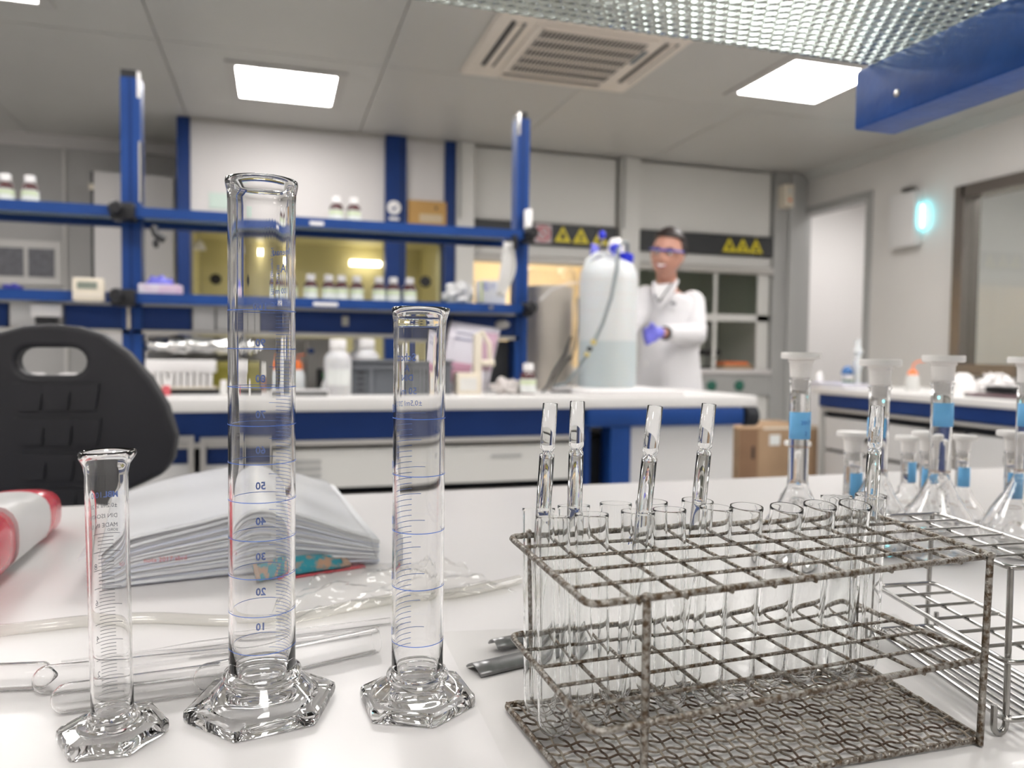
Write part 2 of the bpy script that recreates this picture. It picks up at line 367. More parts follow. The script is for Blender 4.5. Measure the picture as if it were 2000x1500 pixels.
# round emblem on the blue post
e = MB().lathe([(.052, -.004), (.052, .0)], 24, Matrix.Translation((.862, -.021, 2.152)) @ Matrix.Rotation(pi/2, 4, 'X')); em = e.build('emblem', CAPW, ha)
MB().prism([(.834, 2.15), (.862, 2.125), (.895, 2.175), (.862, 2.15)], -.024, -.0255).build('emblem_mark', BLUE2, em, smooth=False)
B('emblem_caption', CAPW, ha, .825, .90, -.022, -.02, 2.057, 2.078)
os_ = B('orange_panel', mat('panel_orange', (.50, .29, .09), .5), ha, .975, 1.27, -.01, .02, 2.035, 2.222)
B('panel_label', mat('panel_tan', (.60, .49, .33), .5), os_, 1.06, 1.24, -.012, -.01, 2.06, 2.12); B('panel_lock', BLACK, os_, 1.18, 1.20, -.013, -.01, 2.16, 2.18)
gl = B('notice', mat('notice_green', (.55, .66, .60), .6), ha, -.457, -.312, .012, .02, 2.068, 2.18)
# hoods B and C
def hood(x0, x1, label, interior, ztop):
    h = thing('fume_hood', label, 'fume hood', (0, YB, 0))
    B('upper_panel', GREYW, h, x0+.02, x1-.02, .03, .06, 2.12, 2.68); B('lower_panel', GREYW, h, x0, x1, .03, .05, ztop+.06, 1.93)
    B('sign_band', BAND, h, x0+.015, x1-.19, .0, .028, 1.935, 2.11); B('sign_band', BAND, h, x1-.16, x1-.01, .0, .028, 1.935, 2.11)
    MB().lathe([(.035, x0), (.035, x1)], 12, Matrix.Translation((0, .02, ztop+.03)) @ Matrix.Rotation(pi/2, 4, 'Y')).build('sash_rail', ALUP, h)
    B('rear_panel', interior, h, x0, x1, .84, .86, .92, ztop+.1); B('side_panel', interior, h, x0, x0+.02, .06, .84, .92, ztop+.1); B('side_panel', interior, h, x1-.02, x1, .06, .84, .92, ztop+.1)
    B('roof_panel', interior, h, x0, x1, .06, .84, ztop+.1, ztop+.12)
    B('work_surface', PINKW, h, x0, x1, -.02, .84, .89, .935, bev=.01); B('control_panel', COLG, h, x0, x1, 0.0, .06, .70, .885)
    B('base_cabinet', GREYW, h, x0, x1, .03, .84, 0, .695)
    for i, xx in enumerate((x0+.35, x0+.72, x0+1.0)):
        M = Matrix.Translation((xx, 0.002, .79)) @ Matrix.Rotation(pi/2, 4, 'X')
        kb = MB().lathe([(.045, 0), (.045, .02), (.038, .025)], 20, M).build('control_knob', mat('knob_'+str(i), [(.6, .42, .03), (.02, .13, .09), (.02, .13, .09)][i], .4), h)
    return h
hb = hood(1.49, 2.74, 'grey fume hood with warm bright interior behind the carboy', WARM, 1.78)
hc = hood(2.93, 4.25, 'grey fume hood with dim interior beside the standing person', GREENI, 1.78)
for s in (-1, 0, 1):
    warn_sign(hb, 2.405+s*.165 if s else 2.40, 2.02-.004*s, .13, s+1)
    warn_sign(hc, 3.93+s*.135, 2.02, .125, s+1)
pb = B('prohibition_sign', mat('sign_pale', (.6, .5, .52), .6), hb, 2.00, 2.14, -.012, -.004, 1.95, 2.10); 
bm_ = MB(); bm_.tube([(2.07+.055*cos(a*pi/12), -.0135, 2.025+.055*sin(a*pi/12)) for a in range(24)], .006, 6, True); bm_.tube([(2.03, -.0135, 2.065), (2.11, -.0135, 1.985)], .006, 6); bm_.build('prohibition_ring', RED2, pb)
MB().lathe([(.03, 1.6), (.03, 2.7)], 12, Matrix.Translation((0, .16, 1.845)) @ Matrix.Rotation(pi/2, 4, 'Y')).build('lamp_tube', mat('warm_lamp', (1, 1, 1), .5, emit=(1, .86, .62), estr=15), hb)
B('sash_bar', GREYW, hc, 2.95, 4.24, .03, .05, 1.36, 1.42); B('sash_bar', GREYW, hc, 4.12, 4.24, .03, .05, .94, 1.78); B('sash_bar', GREYW, hc, 3.68, 3.71, .032, .048, .94, 1.78)
B('sash_pane', mat('sash_glass', (.72, .78, .72), .02, trans=1, ior=1.3), hc, 2.96, 4.12, .036, .042, 1.42, 1.78)
for a, n in (((1.35, 1.49), 'pilaster_narrow'), ((2.75, 2.92), 'pilaster_middle')):
    p = struct(B('column_'+('narrow' if a[0] < 2 else 'middle'), GREYW, None, a[0], a[1], YB-.03, YB+.3, 0, 2.695)); MB().tube([((a[0]+.02), YB-.035, 2.69), ((a[0]+.02), YB-.035, 2.1)], .012, 8).build('cable_conduit', COLG, p)
struct(B('column_corner', COLG, None, 4.255, XR, YB-.0, YB+.15, 0, 2.695)); struct(B('trim_3', mat('corner_light', (.42, .42, .41), .5), None, 4.40, 4.47, YB-.03, YB, 0, 2.695))
# lab stand and things in hood C
ls = thing('lab_stand', 'dark lab stand with a clamp in the dim fume hood', 'stand', (3.78, 6.25, .935))
B('base', BLACK, ls, -.12, .12, -.08, .08, 0, .02); MB().tube([(0, 0, .02), (0, 0, .62)], .010, 8).build('rod', STEELD, ls); MB().tube([(-.09, -.03, .42), (.09, -.03, .42)], .012, 8).build('clamp', STEELD, ls)
B('motor', BLACK, ls, -.09, .09, -.08, .02, .12, .17, bev=.01)
hpz = thing('orange_tray', 'orange-brown tray lying in the dim fume hood', 'tray', (3.95, 6.1, .935)); B('base', WOODC, hpz, -.16, .14, -.1, .1, 0, .04, bev=.01); B('lip', ORANGE, hpz, -.13, .11, -.07, .07, .04, .065)

# white cupboards far left, windows in the left wall part
cu = thing('tall_cupboard', 'tall white cupboard behind the tall blue rack post', 'cupboard', (0, 6.5, 0))
a = BP(185, 340, 340, 600, 6.5); B('carcass', CABW, cu, a[0], a[1], 0, .37, 0, a[3]); mid = AY(255, 450, 6.5).x
B('door', PINKW, cu, a[0], mid-.004, -.02, 0, .05, a[3]-.01); B('door', PINKW, cu, mid+.004, a[1], -.02, 0, .05, a[3]-.01)
B('hinge_strip', DARK, cu, a[0]-.02, a[0], -.01, .02, .05, a[3]-.005); B('latch', CREAM, cu, a[0]-.03, a[0], -.03, -.0, a[3]-.14, a[3]-.10)
wl = BP(-10, 470, 122, 556, YL-.01)
w2 = struct(B('window_2', WALLM, None, wl[0], wl[1], YL-.03, YL-.001, wl[2], wl[3]))
for q in ((wl[0]+.02, (wl[0]+wl[1])/2-.03), ((wl[0]+wl[1])/2+.0, wl[1]-.05)): B('pane', mat('frosted_dark', (.16, .16, .18), .3, var=.3, scale=30), w2, q[0], q[1], YL-.036, YL-.03, wl[2]+.06, wl[3]-.06)
struct(B('trim_4', WALLM, None, AY(125, 500, YL).x, AY(131, 500, YL).x, YL-.02, YL, .1, 2.6))

# ================================================================ ISLAND BENCH WITH SHELF RACK
IZ = .895; IY = 2.78; IY2 = 3.52
isl = thing('island_bench', 'long white-topped lab bench with blue frame across the room', 'lab bench', (0, 0, 0))
B('worktop', WHITEL, isl, -2.6, 1.92, IY, IY2, IZ-.045, IZ, bev=.004)
B('fascia', BLUE2, isl, -2.6, 1.16, IY+.03, IY+.05, .745, IZ-.046); 
MB().box(1.16, 1.86, IY-.005, IY+.05, .775, IZ-.047, bev=.015).build('fascia', BLUE, isl); MB().lathe([(.042, 0), (.042, .05)], 16, Matrix.Translation((1.87, IY+.02, .81)) @ Matrix.Rotation(pi/2, 4, 'Y')).build('end_cap', DARK, isl)
B('rail', ALUP, isl, -2.6, 1.15, IY+.02, IY+.06, .727, .744)
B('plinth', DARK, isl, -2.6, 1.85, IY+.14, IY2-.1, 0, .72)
B('leg', BLUE, isl, 1.26, 1.345, IY+.0, IY+.1, 0, .775); B('leg', BLUE2, isl, 1.155, 1.18, IY+.02, IY+.6, 0, .775); B('leg', BLUE, isl, -2.5, -2.42, IY+.0, IY+.1, 0, .745); B('leg', BLUE, isl, 1.80, 1.87, IY2-.12, IY2-.04, 0, IZ-.05)
B('cabinet_panel', CABW, isl, 1.345, 1.83, IY+.03, IY+.5, .05, .772)
dr = BP(570, 873, 1128, 945, IY+.03)
fr = B('drawer', GREYW, isl, dr[0], dr[1], IY+.03, IY+.13, dr[2], dr[3]); B('drawer_label', mat('label_faint', (.42, .42, .41), .6), fr, .78, .90, IY+.027, IY+.03, dr[3]-.045, dr[3]-.035)
B('drawer', GREYW, isl, dr[0], dr[1], IY+.03, IY+.13, .25, dr[2]-.04)
for i in range(3): B('drawer_text', MATS['label_faint'], fr, dr[0]+.01, dr[0]+.10, IY+.0275, IY+.03, dr[3]-.05-.025*i, dr[3]-.035-.025*i)
for k, (xa, xb) in enumerate(((345, 380), (392, 565))):
    q = BP(xa-150 if k == 0 else xa, 852, xb, 990, IY+.03)
    fm = MB(); X0_, X1_, zb, zt = q; zb = .2
    fm.box(X0_, X1_, IY+.01, IY+.05, zt-.022, zt); fm.box(X1_-.018, X1_, IY+.01, IY+.05, zb, zt-.022); fm.box(X0_, X0_+.018, IY+.01, IY+.05, zb, zt-.022)
    f_ = fm.build('cabinet_frame', ALU, isl, smooth=False); B('cabinet_front', CABW, f_, X0_+.018, X1_-.018, IY+.04, IY+.09, zb, zt-.10)
    B('cabinet_inset', BLUE2, f_, X0_+.018, X1_-.018, IY+.06, IY+.08, zt-.10, zt-.022)

# rack on the island: posts, rails, shelves, service duct
rk = thing('shelf_rack', 'blue metal shelf rack with glass shelves standing on the island', 'shelf rack', (0, 0, 0))
PY = 3.30
for k, (xa, xb, pt) in enumerate(((240, 279, 148), (1004, 1028, 228))):
    p0, p1 = AY(xa, 500, PY).x, AY(xb, 500, PY).x; zt = AY((xa+xb)/2, pt, PY).z; dd = .03
    po = MB().box(p0, p1, PY-dd, PY+.05, IZ, zt-.015).build('post', BLUE, rk, smooth=False)
    B('cap', BLACK, po, p0+.002, p1-.012, PY-dd-.002, PY+.05, zt-.015, zt+.012)
    B('groove', BLUE2, po, (p0+p1)/2-.006, (p0+p1)/2+.004, PY-dd-.002, PY-dd+.003, IZ, zt-.02)
    B('edge_strip', ALU if k else CAPW, po, (p1-.012) if k == 0 else p0, p1 if k == 0 else p0+.012, PY-dd-.003, PY-dd+.01, zt-.09, zt+.008, bev=.002)
    if k == 0: B('edge_strip', ALUP, po, p1-.007, p1, PY-dd-.002, PY+.02, 1.62, 1.85)
zs = (1.587, 1.268)
for k, z in enumerate(zs):
    R_ = B('rail', BLUE, rk, -2.2, 1.02, 3.19, 3.22, z-.036, z+.002); B('rail', BLUE2, rk, -2.2, 1.02, 3.47, 3.50, z-.036, z+.002)
    B('glass_shelf', GREENG, rk, -2.2, 1.0, 3.222, 3.468, z-.008, z)
    B('clip', CAPW, R_, AY(605 if k == 0 else 612, 500, 3.19).x, AY(632 if k == 0 else 660, 500, 3.19).x, 3.187, 3.19, z-.028, z-.014)
    for px in (AY(258, 500, PY).x, 1.035):
        cl = MB(); cl.box(px-.055 if px < 0 else px-.01, px+.03, 3.165, 3.26, z-.05, z+.014, bev=.012); cl.lathe([(.022, 0), (.026, .02), (.018, .035)], 14, Matrix.Translation((px-.03 if px < 0 else px+.012, 3.165, z-.012)) @ Matrix.Rotation(pi/2, 4, 'X')); cl.build('clamp', BLACK, rk)
MB().tube([(-.44, 3.2, 1.52), (-.43, 3.19, 1.49), (-.40, 3.19, 1.47)], .014, 8).ball((-.43, 3.18, 1.455), .012, .012, .018, 10, 8).build('clamp_hook', BLACK, rk)
B('screw', ALU, rk, .87, .885, 3.186, 3.19, zs[1]-.022, zs[1]-.008, bev=.003)
# service duct strip
du = thing('service_duct', 'row of blue and white duct panels under the lower shelf', 'cable duct', (0, 0, 0))
dz0, dz1 = 1.135, 1.225
B('body', mat('duct_dark', (.2, .2, .2), .5), du, -2.2, 1.03, 3.30, 3.46, dz0, dz1)
B('trim_strip', ALUP, du, -2.2, 1.03, 3.27, 3.32, dz1, dz1+.014); B('trim_strip', ALUP, du, -2.2, 1.03, 3.27, 3.32, dz0-.016, dz0-.002)
for (xa, xb, mm) in ((-200, 15, BLUE2), (18, 122, CABW), (126, 247, BLUE2), (257, 374, BLUE2), (376, 420, CABW), (422, 470, CABW), (472, 500, CABW), (503, 770, BLUE2), (772, 880, BLUE2), (883, 1007, BLUE2)):
    B('duct_panel', mm, du, AY(xa, 625, 3.28).x+.002, AY(xb, 625, 3.28).x-.002, 3.28, 3.30, dz0, dz1-.002)
B('end_strip', CREAM, du, AY(248, 625, 3.27).x, AY(255, 625, 3.27).x, 3.268, 3.28, dz0, dz1); B('socket', mat('socket_grey', (.4, .38, .33), .5), du, AY(668, 625, 3.27).x, AY(681, 625, 3.27).x, 3.27, 3.28, dz0+.03, dz1-.02, bev=.002)
sk = MB().ball((0, 0, 0), .035, .018, .02, 12, 8).build('star_sticker', ALUP, du); sk.location = (AY(982, 632, 3.27).x, 3.275, 1.185)
lc = thing('leg_panel', 'blue leg and dark panel under the duct end', 'panel'); 
lc2 = BP(1000, 660, 1016, 765, 3.30); B('post', BLUE2, lc, lc2[0], lc2[1], 3.32, 3.37, IZ, 1.12); B('panel', mat('panel_dark', (.085, .09, .095), .6), lc, .83, lc2[0], 3.36, 3.38, IZ, 1.115)
lp = BP(243, 655, 275, 700, 3.30); B('post', BLUE, lc, lp[0], lp[1], 3.30, 3.33, IZ, 1.118)
bp_ = struct(B('partition_panel', mat('back_panel', (.50, .49, .47), .6), None, lp[1], .24, 3.47, 3.485, IZ, 1.115))

# ---------------------------------------------------------------- bottles
def make_bottle(scale=1.0):
    t = thing('medicine_bottle', 'amber bottle', 'bottle', (0, 0, 0), 0, 'amber bottles with white caps')
    MB().lathe([(.0275, 0), (.029, .004), (.029, .066), (.026, .074), (.017, .082), (.015, .086), (.015, .088)], 24).build('glass_body', AMBER, t)
    MB().lathe([(.0185, .080+.004), (.019, .086), (.019, .108), (.017, .112)], 24).build('cap', CAPW, t)
    m = MB()
    arc_strip(m, .0294, 0, 2*pi, .031, .050, 24); m.build('label', LABELW, t)
    m = MB(); arc_strip(m, .0297, -pi, 0, .044, .016, 14); m.build('label_band', LABELG, t)
    return t
bot0 = make_bottle()
SH = [0]
def place_bottle(px, py_base, Y, z, label, group, s=1.):
    p = AY(px, py_base, Y); loc = (p.x, Y, z); rz = random.uniform(-.5, .5)
    if SH[0] == 0: SH[0] = 1; b = bot0; b.location = loc; b['label'] = label
    else: b = dup(bot0, loc, label, rz)
    b['group'] = group; b.scale = (s, s, s); return b
BS = .98
for px, l in ((12, 'amber bottle at the picture edge on the upper shelf'), (60, 'second amber bottle on the upper shelf, left of the tall blue post'), (657, 'amber bottle on the upper shelf, farther of the pair from the orange panel'), (691, 'amber bottle on the upper shelf, nearer of the pair to the orange panel')):
    place_bottle(px, 430, 3.30, zs[0], l, 'amber bottles on the upper shelf', BS)
nth = ['first', 'second', 'third', 'fourth', 'fifth', 'sixth', 'seventh', 'eighth']
for i, px in enumerate((566, 607, 642, 667, 697, 740, 768, 800)):
    place_bottle(px, 585, 3.33, zs[1], nth[i]+' amber bottle along the lower shelf counting from the tall measuring cylinder', 'amber bottles on the lower shelf', BS)
place_bottle(1031, 766, 2.98, IZ, 'single amber bottle standing on the island bench beside the plastic-wrapped bin', 'amber bottle on the bench', 1.12)

# ---------------------------------------------------------------- things on the island
def put(name, label, cat, px, py, Y, z, rz=0, group=None):
    p = AY(px, py, Y); return thing(name, label, cat, (p.x, Y, z), rz, group)
S3 = 3.19/F
t = put('lab_timer', 'beige lab timer with a grey display on the lower shelf rail', 'timer', 174, 585, 3.17, 1.232)
B('body', CREAM, t, -.052, .052, -.015, .015, 0, .085, bev=.006); B('display', mat('lcd', (.22, .25, .21), .3), t, -.035, .03, -.017, -.014, .045, .07)
for i in range(5): MB().lathe([(.006, 0), (.005, .004)], 10, Matrix.Translation((-.034+i*.017, -.014, .02)) @ Matrix.Rotation(pi/2, 4, 'X')).build('button', BEIGE, t)
t = put('glove_box', 'pink and white glove box with blue gloves sticking out', 'box', 312, 575, 3.27, zs[1])
B('carton', mat('carton_pink', (.66, .48, .62), .6, col2=(.74, .74, .78), scale=18), t, -.07, .08, -.04, .04, 0, .04, bev=.003)
MB().ball((0, 0, .045), .052, .03, .028, 16, 10, lambda p: p+Vector((0, 0, .008*sin(p.x*180)))).build('gloves', GLOVE, t)
t = put('blue_glove', 'crumpled blue glove lying on the shelf at the picture edge', 'glove', 25, 575, 3.27, zs[1])
MB().ball((0, 0, .012), .035, .03, .013, 14, 8, lambda p: p+Vector((0, 0, .004*sin(p.x*200)))).build('cloth', mat('navy_glove', (.03, .03, .3), .5), t)
def crumple(name, label, cat, loc, r, m, seed=1, amp=.4, rz=0):
    def f(p):
        n = noise.noise(Vector((p.x, p.y, p.z))*(3.2/max(r))+Vector((seed*7, 0, 0))); return p*(1+amp*n+amp*.5*noise.noise(p*(9/max(r))+Vector((seed, 3, 1))))
    o = MB().ball((0, 0, r[2]*.8), r[0], r[1], r[2], 32, 20, f)
    o.v = [(x, y, max(z, 0)) for x, y, z in o.v]
    o = o.build(name, m, None, ang=25); o.location = loc; o.rotation_euler = (0, 0, rz); return tag(o, label, cat)
p = AY(897, 590, 3.27); crumple('plastic_wrap', 'crumpled translucent plastic wrap on the lower shelf by the tissue box', 'plastic wrap', (p.x, 3.27, zs[1]), (.06, .05, .052), mat('wrap_white', (.66, .66, .66), .25), 2, .5)
t = put('tissue_box', 'white and blue tissue carton on the lower shelf near the rack end', 'box', 957, 594, 3.27, zs[1])
B('carton', mat('tissue_white', (.72, .73, .76), .6), t, -.055, .06, -.045, .045, 0, .105, bev=.003)
B('print', mat('tissue_blue', (.35, .38, .62), .6, col2=(.7, .72, .76), scale=40), t, -.045, .05, -.047, -.045, .06, .095); B('side_print', mat('tissue_lime', (.55, .62, .25), .6), t, -.054, -.046, -.0475, -.045, .01, .10)
# plastic loop hanging from the upper rail end
lo = thing('hanging_pouch', 'translucent plastic pouch hanging from the upper rail end', 'pouch', (AY(1000, 480, 3.18).x, 3.15, 0))
def fn(u, v):
    z = 1.30+.23*v; wdt = .055*(.55+.45*sin(pi*(1-v)*.9+.2)); return (-.075+wdt*1.1*u+.03*v+.035*sin(pi*u)*sin(pi*v), .01*sin(pi*u), z)
solid(MB().grid(fn, 10, 14).build('sheet', mat('pouch_grey', (.62, .61, .59), .35), lo), .003)
B('strap', BLACK, lo, -.005, .012, -.01, .02, 1.50, 1.56)
# boxes etc between duct and worktop
t = put('foil_parcel', 'crinkled aluminium foil parcel lying on the white tube box', 'foil', 395, 690, 3.28, 1.03)
def ff(p):
    n = noise.noise(p*28); return Vector((p.x, p.y, p.z))*(1+.25*n)
o = MB().ball((0, 0, 0), .21, .07, .038, 40, 20, ff).build('parcel', FOILM, t, ang=20); o.location = (0, 0, .045)
t = put('tube_box', 'white foam box with rows of sample tubes under the foil', 'box', 356, 740, 3.26, IZ)
B('box_body', CAPW, t, -.125, .125, -.05, .05, .075, .125, bev=.004); B('box_base', CREAM, t, -.125, .125, -.05, .05, 0, .02)
for i in range(10): MB().lathe([(.009, 0), (.0095, .055)], 12, Matrix.Translation((-.105+i*.0233, -.04, .02))).build('sample_tube', CAPW, t)
t = put('reagent_carton', 'olive yellow carton beside the tube box', 'box', 455, 736, 3.36, IZ); B('carton', mat('olive', (.36, .33, .05), .5), t, -.085, .085, -.05, .05, 0, .12, bev=.003); B('flap', mat('olive2', (.5, .46, .12), .5), t, -.085, .085, -.052, -.05, .095, .12)
t = put('black_tray', 'flat black tray in front of the tube box', 'tray', 400, 748, 3.12, IZ); B('base', BLACK, t, -.17, .2, -.05, .05, 0, .012, bev=.004); B('lip', BLACK, t, -.17, .2, -.055, -.05, 0, .02)
for px, l in ((437, 'tiny white-capped vial on the bench by the black tray'), (325, 'small white-capped red vial beside the chair back')):
    t = put('sample_vial', l, 'vial', px, 765, 3.02, IZ); MB().lathe([(.014, 0), (.014, .03), (.009, .036)], 16).build('glass_body', GREYW if px > 400 else RED2, t); MB().lathe([(.012, .036), (.012, .055)], 16).build('cap', CAPW, t)
t = put('wash_bottle', 'orange-topped wash bottle behind the tall cylinder', 'bottle', 582, 740, 3.30, IZ); MB().lathe([(.026, 0), (.028, .005), (.028, .07), (.014, .09)], 20).build('bottle_body', PE, t); MB().lathe([(.018, .088), (.02, .1), (.012, .125)], 16).build('cap', ORANGE, t); MB().tube([(0, 0, .12), (.0, 0, .145), (.03, 0, .15)], .003, 8).build('spout', ORANGE, t)
t = put('brown_jar', 'squat brown jar behind the tall cylinder', 'jar', 520, 740, 3.28, IZ); MB().lathe([(.03, 0), (.032, .005), (.032, .05), (.026, .06)], 20).build('jar_body', mat('jar_brown', (.22, .12, .09), .4), t); MB().lathe([(.028, .06), (.028, .115)], 20).build('neck', GREYW, t)
t = put('green_stopper_flask', 'small flask with green stopper beside a thin steel stand', 'flask', 637, 742, 3.34, IZ); MB().lathe([(.022, 0), (.022, .02), (.01, .045)], 16).build('flask_body', PE, t); MB().lathe([(.013, .045), (.015, .075)], 12).build('stopper', mat('green_pl', (.02, .2, .05), .5), t)
t = put('burette_stand', 'thin steel stand with small blue knob behind the white bottles', 'stand', 598, 745, 3.36, IZ); MB().tube([(0, 0, 0), (0, 0, .21)], .006, 8).build('rod', STEEL, t); B('base', STEELD, t, -.03, .06, -.03, .03, 0, .01); MB().ball((.02, -.01, .165), .014, .014, .012, 10, 8).build('knob', BLUE, t)
t = put('black_canister', 'small black canister behind the white bottles', 'canister', 625, 745, 3.38, IZ); MB().lathe([(.014, 0), (.015, .08), (.012, .09)], 16).build('body', BLACK, t)
t = put('white_tray', 'shallow white tray with dark roller at the bench front', 'tray', 603, 772, 2.95, IZ); B('base', CAPW, t, -.07, .07, -.03, .05, 0, .022, bev=.004); MB().lathe([(.010, -.065), (.010, .065)], 12, Matrix.Translation((0, -.035, .0105)) @ Matrix.Rotation(pi/2, 4, 'Y')).build('roller', mat('grey_dark', (.15, .15, .15), .5), t)
def wide_bottle(px, py, Y, label, s=1.):
    t = put('wide_neck_bottle', label, 'bottle', px, py, Y, IZ, 0, 'white plastic reagent bottles')
    MB().lathe([(.048*s, 0), (.052*s, .006*s), (.052*s, .135*s), (.046*s, .155*s), (.03*s, .172*s), (.027*s, .176*s)], 28).build('bottle_body', mat('hdpe', (.72, .72, .73), .4, trans=.15, sub=.2), t)
    MB().lathe([(.031*s, .177*s), (.032*s, .18*s), (.032*s, .212*s), (.029*s, .217*s)], 28).build('cap', CAPW, t)
    m = MB(); arc_strip(m, .0525*s, -pi*.8, -pi*.2, .07*s, .06*s, 10); m.build('label', LABELW, t)
wide_bottle(660, 770, 2.98, 'white plastic bottle standing clear at the side of the grey crate', .97)
wide_bottle(716, 760, 3.2, 'white plastic bottle standing in the grey crate, nearer one', 1.)
wide_bottle(704, 748, 3.40, 'white plastic bottle behind the crate, only its cap showing', 1.02)
# crate
cr = put('storage_crate', 'grey plastic storage crate on the island bench', 'crate', 780, 772, 3.0, IZ, 0)
m = MB(); cw, cdp, ch = .205, .13, .135
m.box(-cw, cw, -.005, .003, .0, ch, bev=.002); m.box(-cw, cw, cdp*2-.1, cdp*2-.094, 0, ch); m.box(-cw, -cw+.006, 0, .16, 0, ch); m.box(cw-.006, cw, 0, .16, 0, ch); m.box(-cw, cw, 0, .16, 0, .006)
m.build('tub', CRATE, cr, smooth=False)
for zz in (ch-.006, ch-.03): B('rim', mat('crate_light', (.17, .18, .20), .5), cr, -cw-.008, cw+.008, -.014, -.004, zz-.003, zz+.006)
for xx in (-.19, -.11, 0.0, .085, .135, .19): B('rib', MATS['crate_light'], cr, xx-.005, xx+.005, -.012, -.004, 0, ch-.03)
for xx in (-.15, .165):
    for i in range(4): B('slot', CRATED, cr, xx-.014, xx+.014, -.0065, -.004, .012+i*.022, .024+i*.022)
t = put('tablet_jar', 'small white jar seen in the crate behind the short cylinder', 'jar', 805, 720, 3.10, IZ+.01); MB().lathe([(.02, 0), (.022, .12), (.018, .15)], 16).build('jar_body', CAPW, t)
# document sleeve
dc = put('document_sleeve', 'pink and white printed sheets in a slanted plastic sleeve with black spine', 'document', 905, 745, 3.16, IZ)
def sl(u, v): return (-.13+.235*u+.075*v, .02+.05*v, .015+.285*v-.03*u)
solid(MB().grid(sl, 4, 4).build('sheet', mat('doc_paper', (.62, .58, .64), .5, col2=(.66, .64, .70), scale=8), dc), .002)
def patch(u0, u1, v0, v1, nm, mt, off=.003):
    o = MB().grid(lambda u, v: tuple(Vector(sl(u0+(u1-u0)*u, v0+(v1-v0)*v))+Vector((0, -off, 0))), 3, 3); return solid(o.build(nm, mt, dc), .001)
patch(.15, .62, .12, .42, 'printed_block', mat('doc_rose', (.40, .20, .27), .6)); patch(.72, .98, .35, .92, 'printed_block', mat('doc_pink', (.50, .32, .40), .6)); patch(.2, .6, .75, .78, 'printed_line', mat('doc_line', (.3, .3, .42), .6)); patch(.2, .6, .84, .86, 'printed_line', MATS['doc_line'])
patch(.0, .06, .3, 1.0, 'spine', BLACK, .006)
# cream holder (small stand) with cap arm
ch_ = put('electrode_holder', 'cream plastic electrode holder standing in front of the printed sheets', 'holder', 930, 762, 3.02, IZ)
B('base', CREAM, ch_, -.085, .01, -.03, .05, 0, .085, bev=.006); B('window', GREYW, ch_, -.075, -.005, -.032, -.03, .015, .065)
B('column', CREAM, ch_, -.012, .018, -.02, .02, 0, .24, bev=.004); MB().tube([(0, 0, .235), (.02, -.01, .25), (.05, -.01, .20), (.055, -.01, .13)], .010, 8).build('arm', CREAM, ch_); MB().lathe([(.012, 0), (.013, .05)], 12, Matrix.Translation((.02, -.01, .125)) @ Matrix.Rotation(pi/2, 4, 'Y')).build('clip', CREAM, ch_)
MB().tube([(.04, -.01, .12), (.036, -.01, 0)], .003, 6).build('electrode', STEEL, ch_)
p = AY(990, 766, 3.02); crumple('crumpled_tissue', 'crumpled white tissue beside the single amber bottle', 'tissue', (p.x, 3.02, IZ), (.058, .035, .03), mat('tissue_g', (.66, .62, .60), .8), 5, .7)
p = AY(975, 752, 3.25); o = B('grey_cloth', mat('cloth_g', (.4, .4, .41), .8), None, p.x-.06, p.x+.10, 3.2, 3.3, IZ, IZ+.03, bev=.008); tag(o, 'folded grey cloth behind the crumpled tissue', 'cloth')

# bin with plastic bag, hoses
bn = put('waste_drum', 'beige waste drum loosely covered with a clear plastic bag', 'drum', 1070, 752, 3.39, IZ)
BZ = 3.36/F*1.0
MB().lathe([(.098, 0), (.103, .01), (.108, .42), (.112, .47), (.095, .475)], 32).build('drum_body', BEIGE, bn)
def bagf(a, z, r): return 1+.04*sin(a*7+z*11)+.03*sin(a*13-z*23)
MB().lathe([(.110, .004), (.114, .1), (.118, .30), (.125, .46), (.118, .54), (.10, .56)], 48, None, cap=False, rf=bagf).build('plastic_bag', FILMH, bn)
MB().tube([(.06, -.12, .13), (.085, -.125, .2), (.10, -.12, .30), (.10, -.11, .42)], .005, 8).build('hook_cord', STEELD, bn)
MB().tube([(-.09, -.13, .40), (-.04, -.14, .45), (.04, -.15, .48), (.16, -.16, .49)], .004, 6).build('bag_edge', CAPW, bn)
# carboy
cbx = AY(1183, 752, 3.14); CZ = AZ(1183, 752, 0).z if False else .925
bd = thing('white_board', 'white raised board under the carboy on the island bench', 'board', (0, 0, IZ)); bq = BP(1145, 752, 1305, 770, 2.9); B('board', CAPW, bd, bq[0]-.02, bq[1]+.02, IY+.02, 3.265, .0, .022, bev=.003); 
cb = thing('carboy', 'tall translucent white carboy half full of liquid with blue cap', 'carboy', (cbx.x, 3.13, IZ+.022))
RC = .127
def sq(a, z, r): return 1.0
MB().lathe([(RC*.94, 0), (RC, .012), (RC, .20)], 40, cap=True).build('liquid_part', PEF, cb)
MB().lathe([(RC, .201), (RC, .46), (RC*.97, .50), (RC*.82, .535), (RC*.5, .555), (.045, .562), (.04, .575)], 40).build('upper_part', PE, cb)
MB().tube([(-.115, -.01, .50), (-.10, -.01, .545), (-.06, -.01, .575), (-.02, -.01, .572)], .014, 10).build('grip', PE, cb)
for zz in (.33, .40, .46): m = MB(); arc_strip(m, RC+.0012, 0, 2*pi, zz, .004, 40); m.build('moulded_rib', CAPW, cb)
MB().lathe([(.047, .547), (.05, .552), (.05, .582), (.044, .586)], 28, Matrix.Translation((.030, 0, 0)) @ Matrix.Rotation(.06, 4, 'Y')).build('screw_cap', RBLUE, cb)
MB().lathe([(.018, -.02), (.02, .0), (.016, .03)], 14, Matrix.Translation((.0, -.06, .60)) @ Matrix.Rotation(pi/2, 4, 'X')).build('valve', RBLUE, cb)
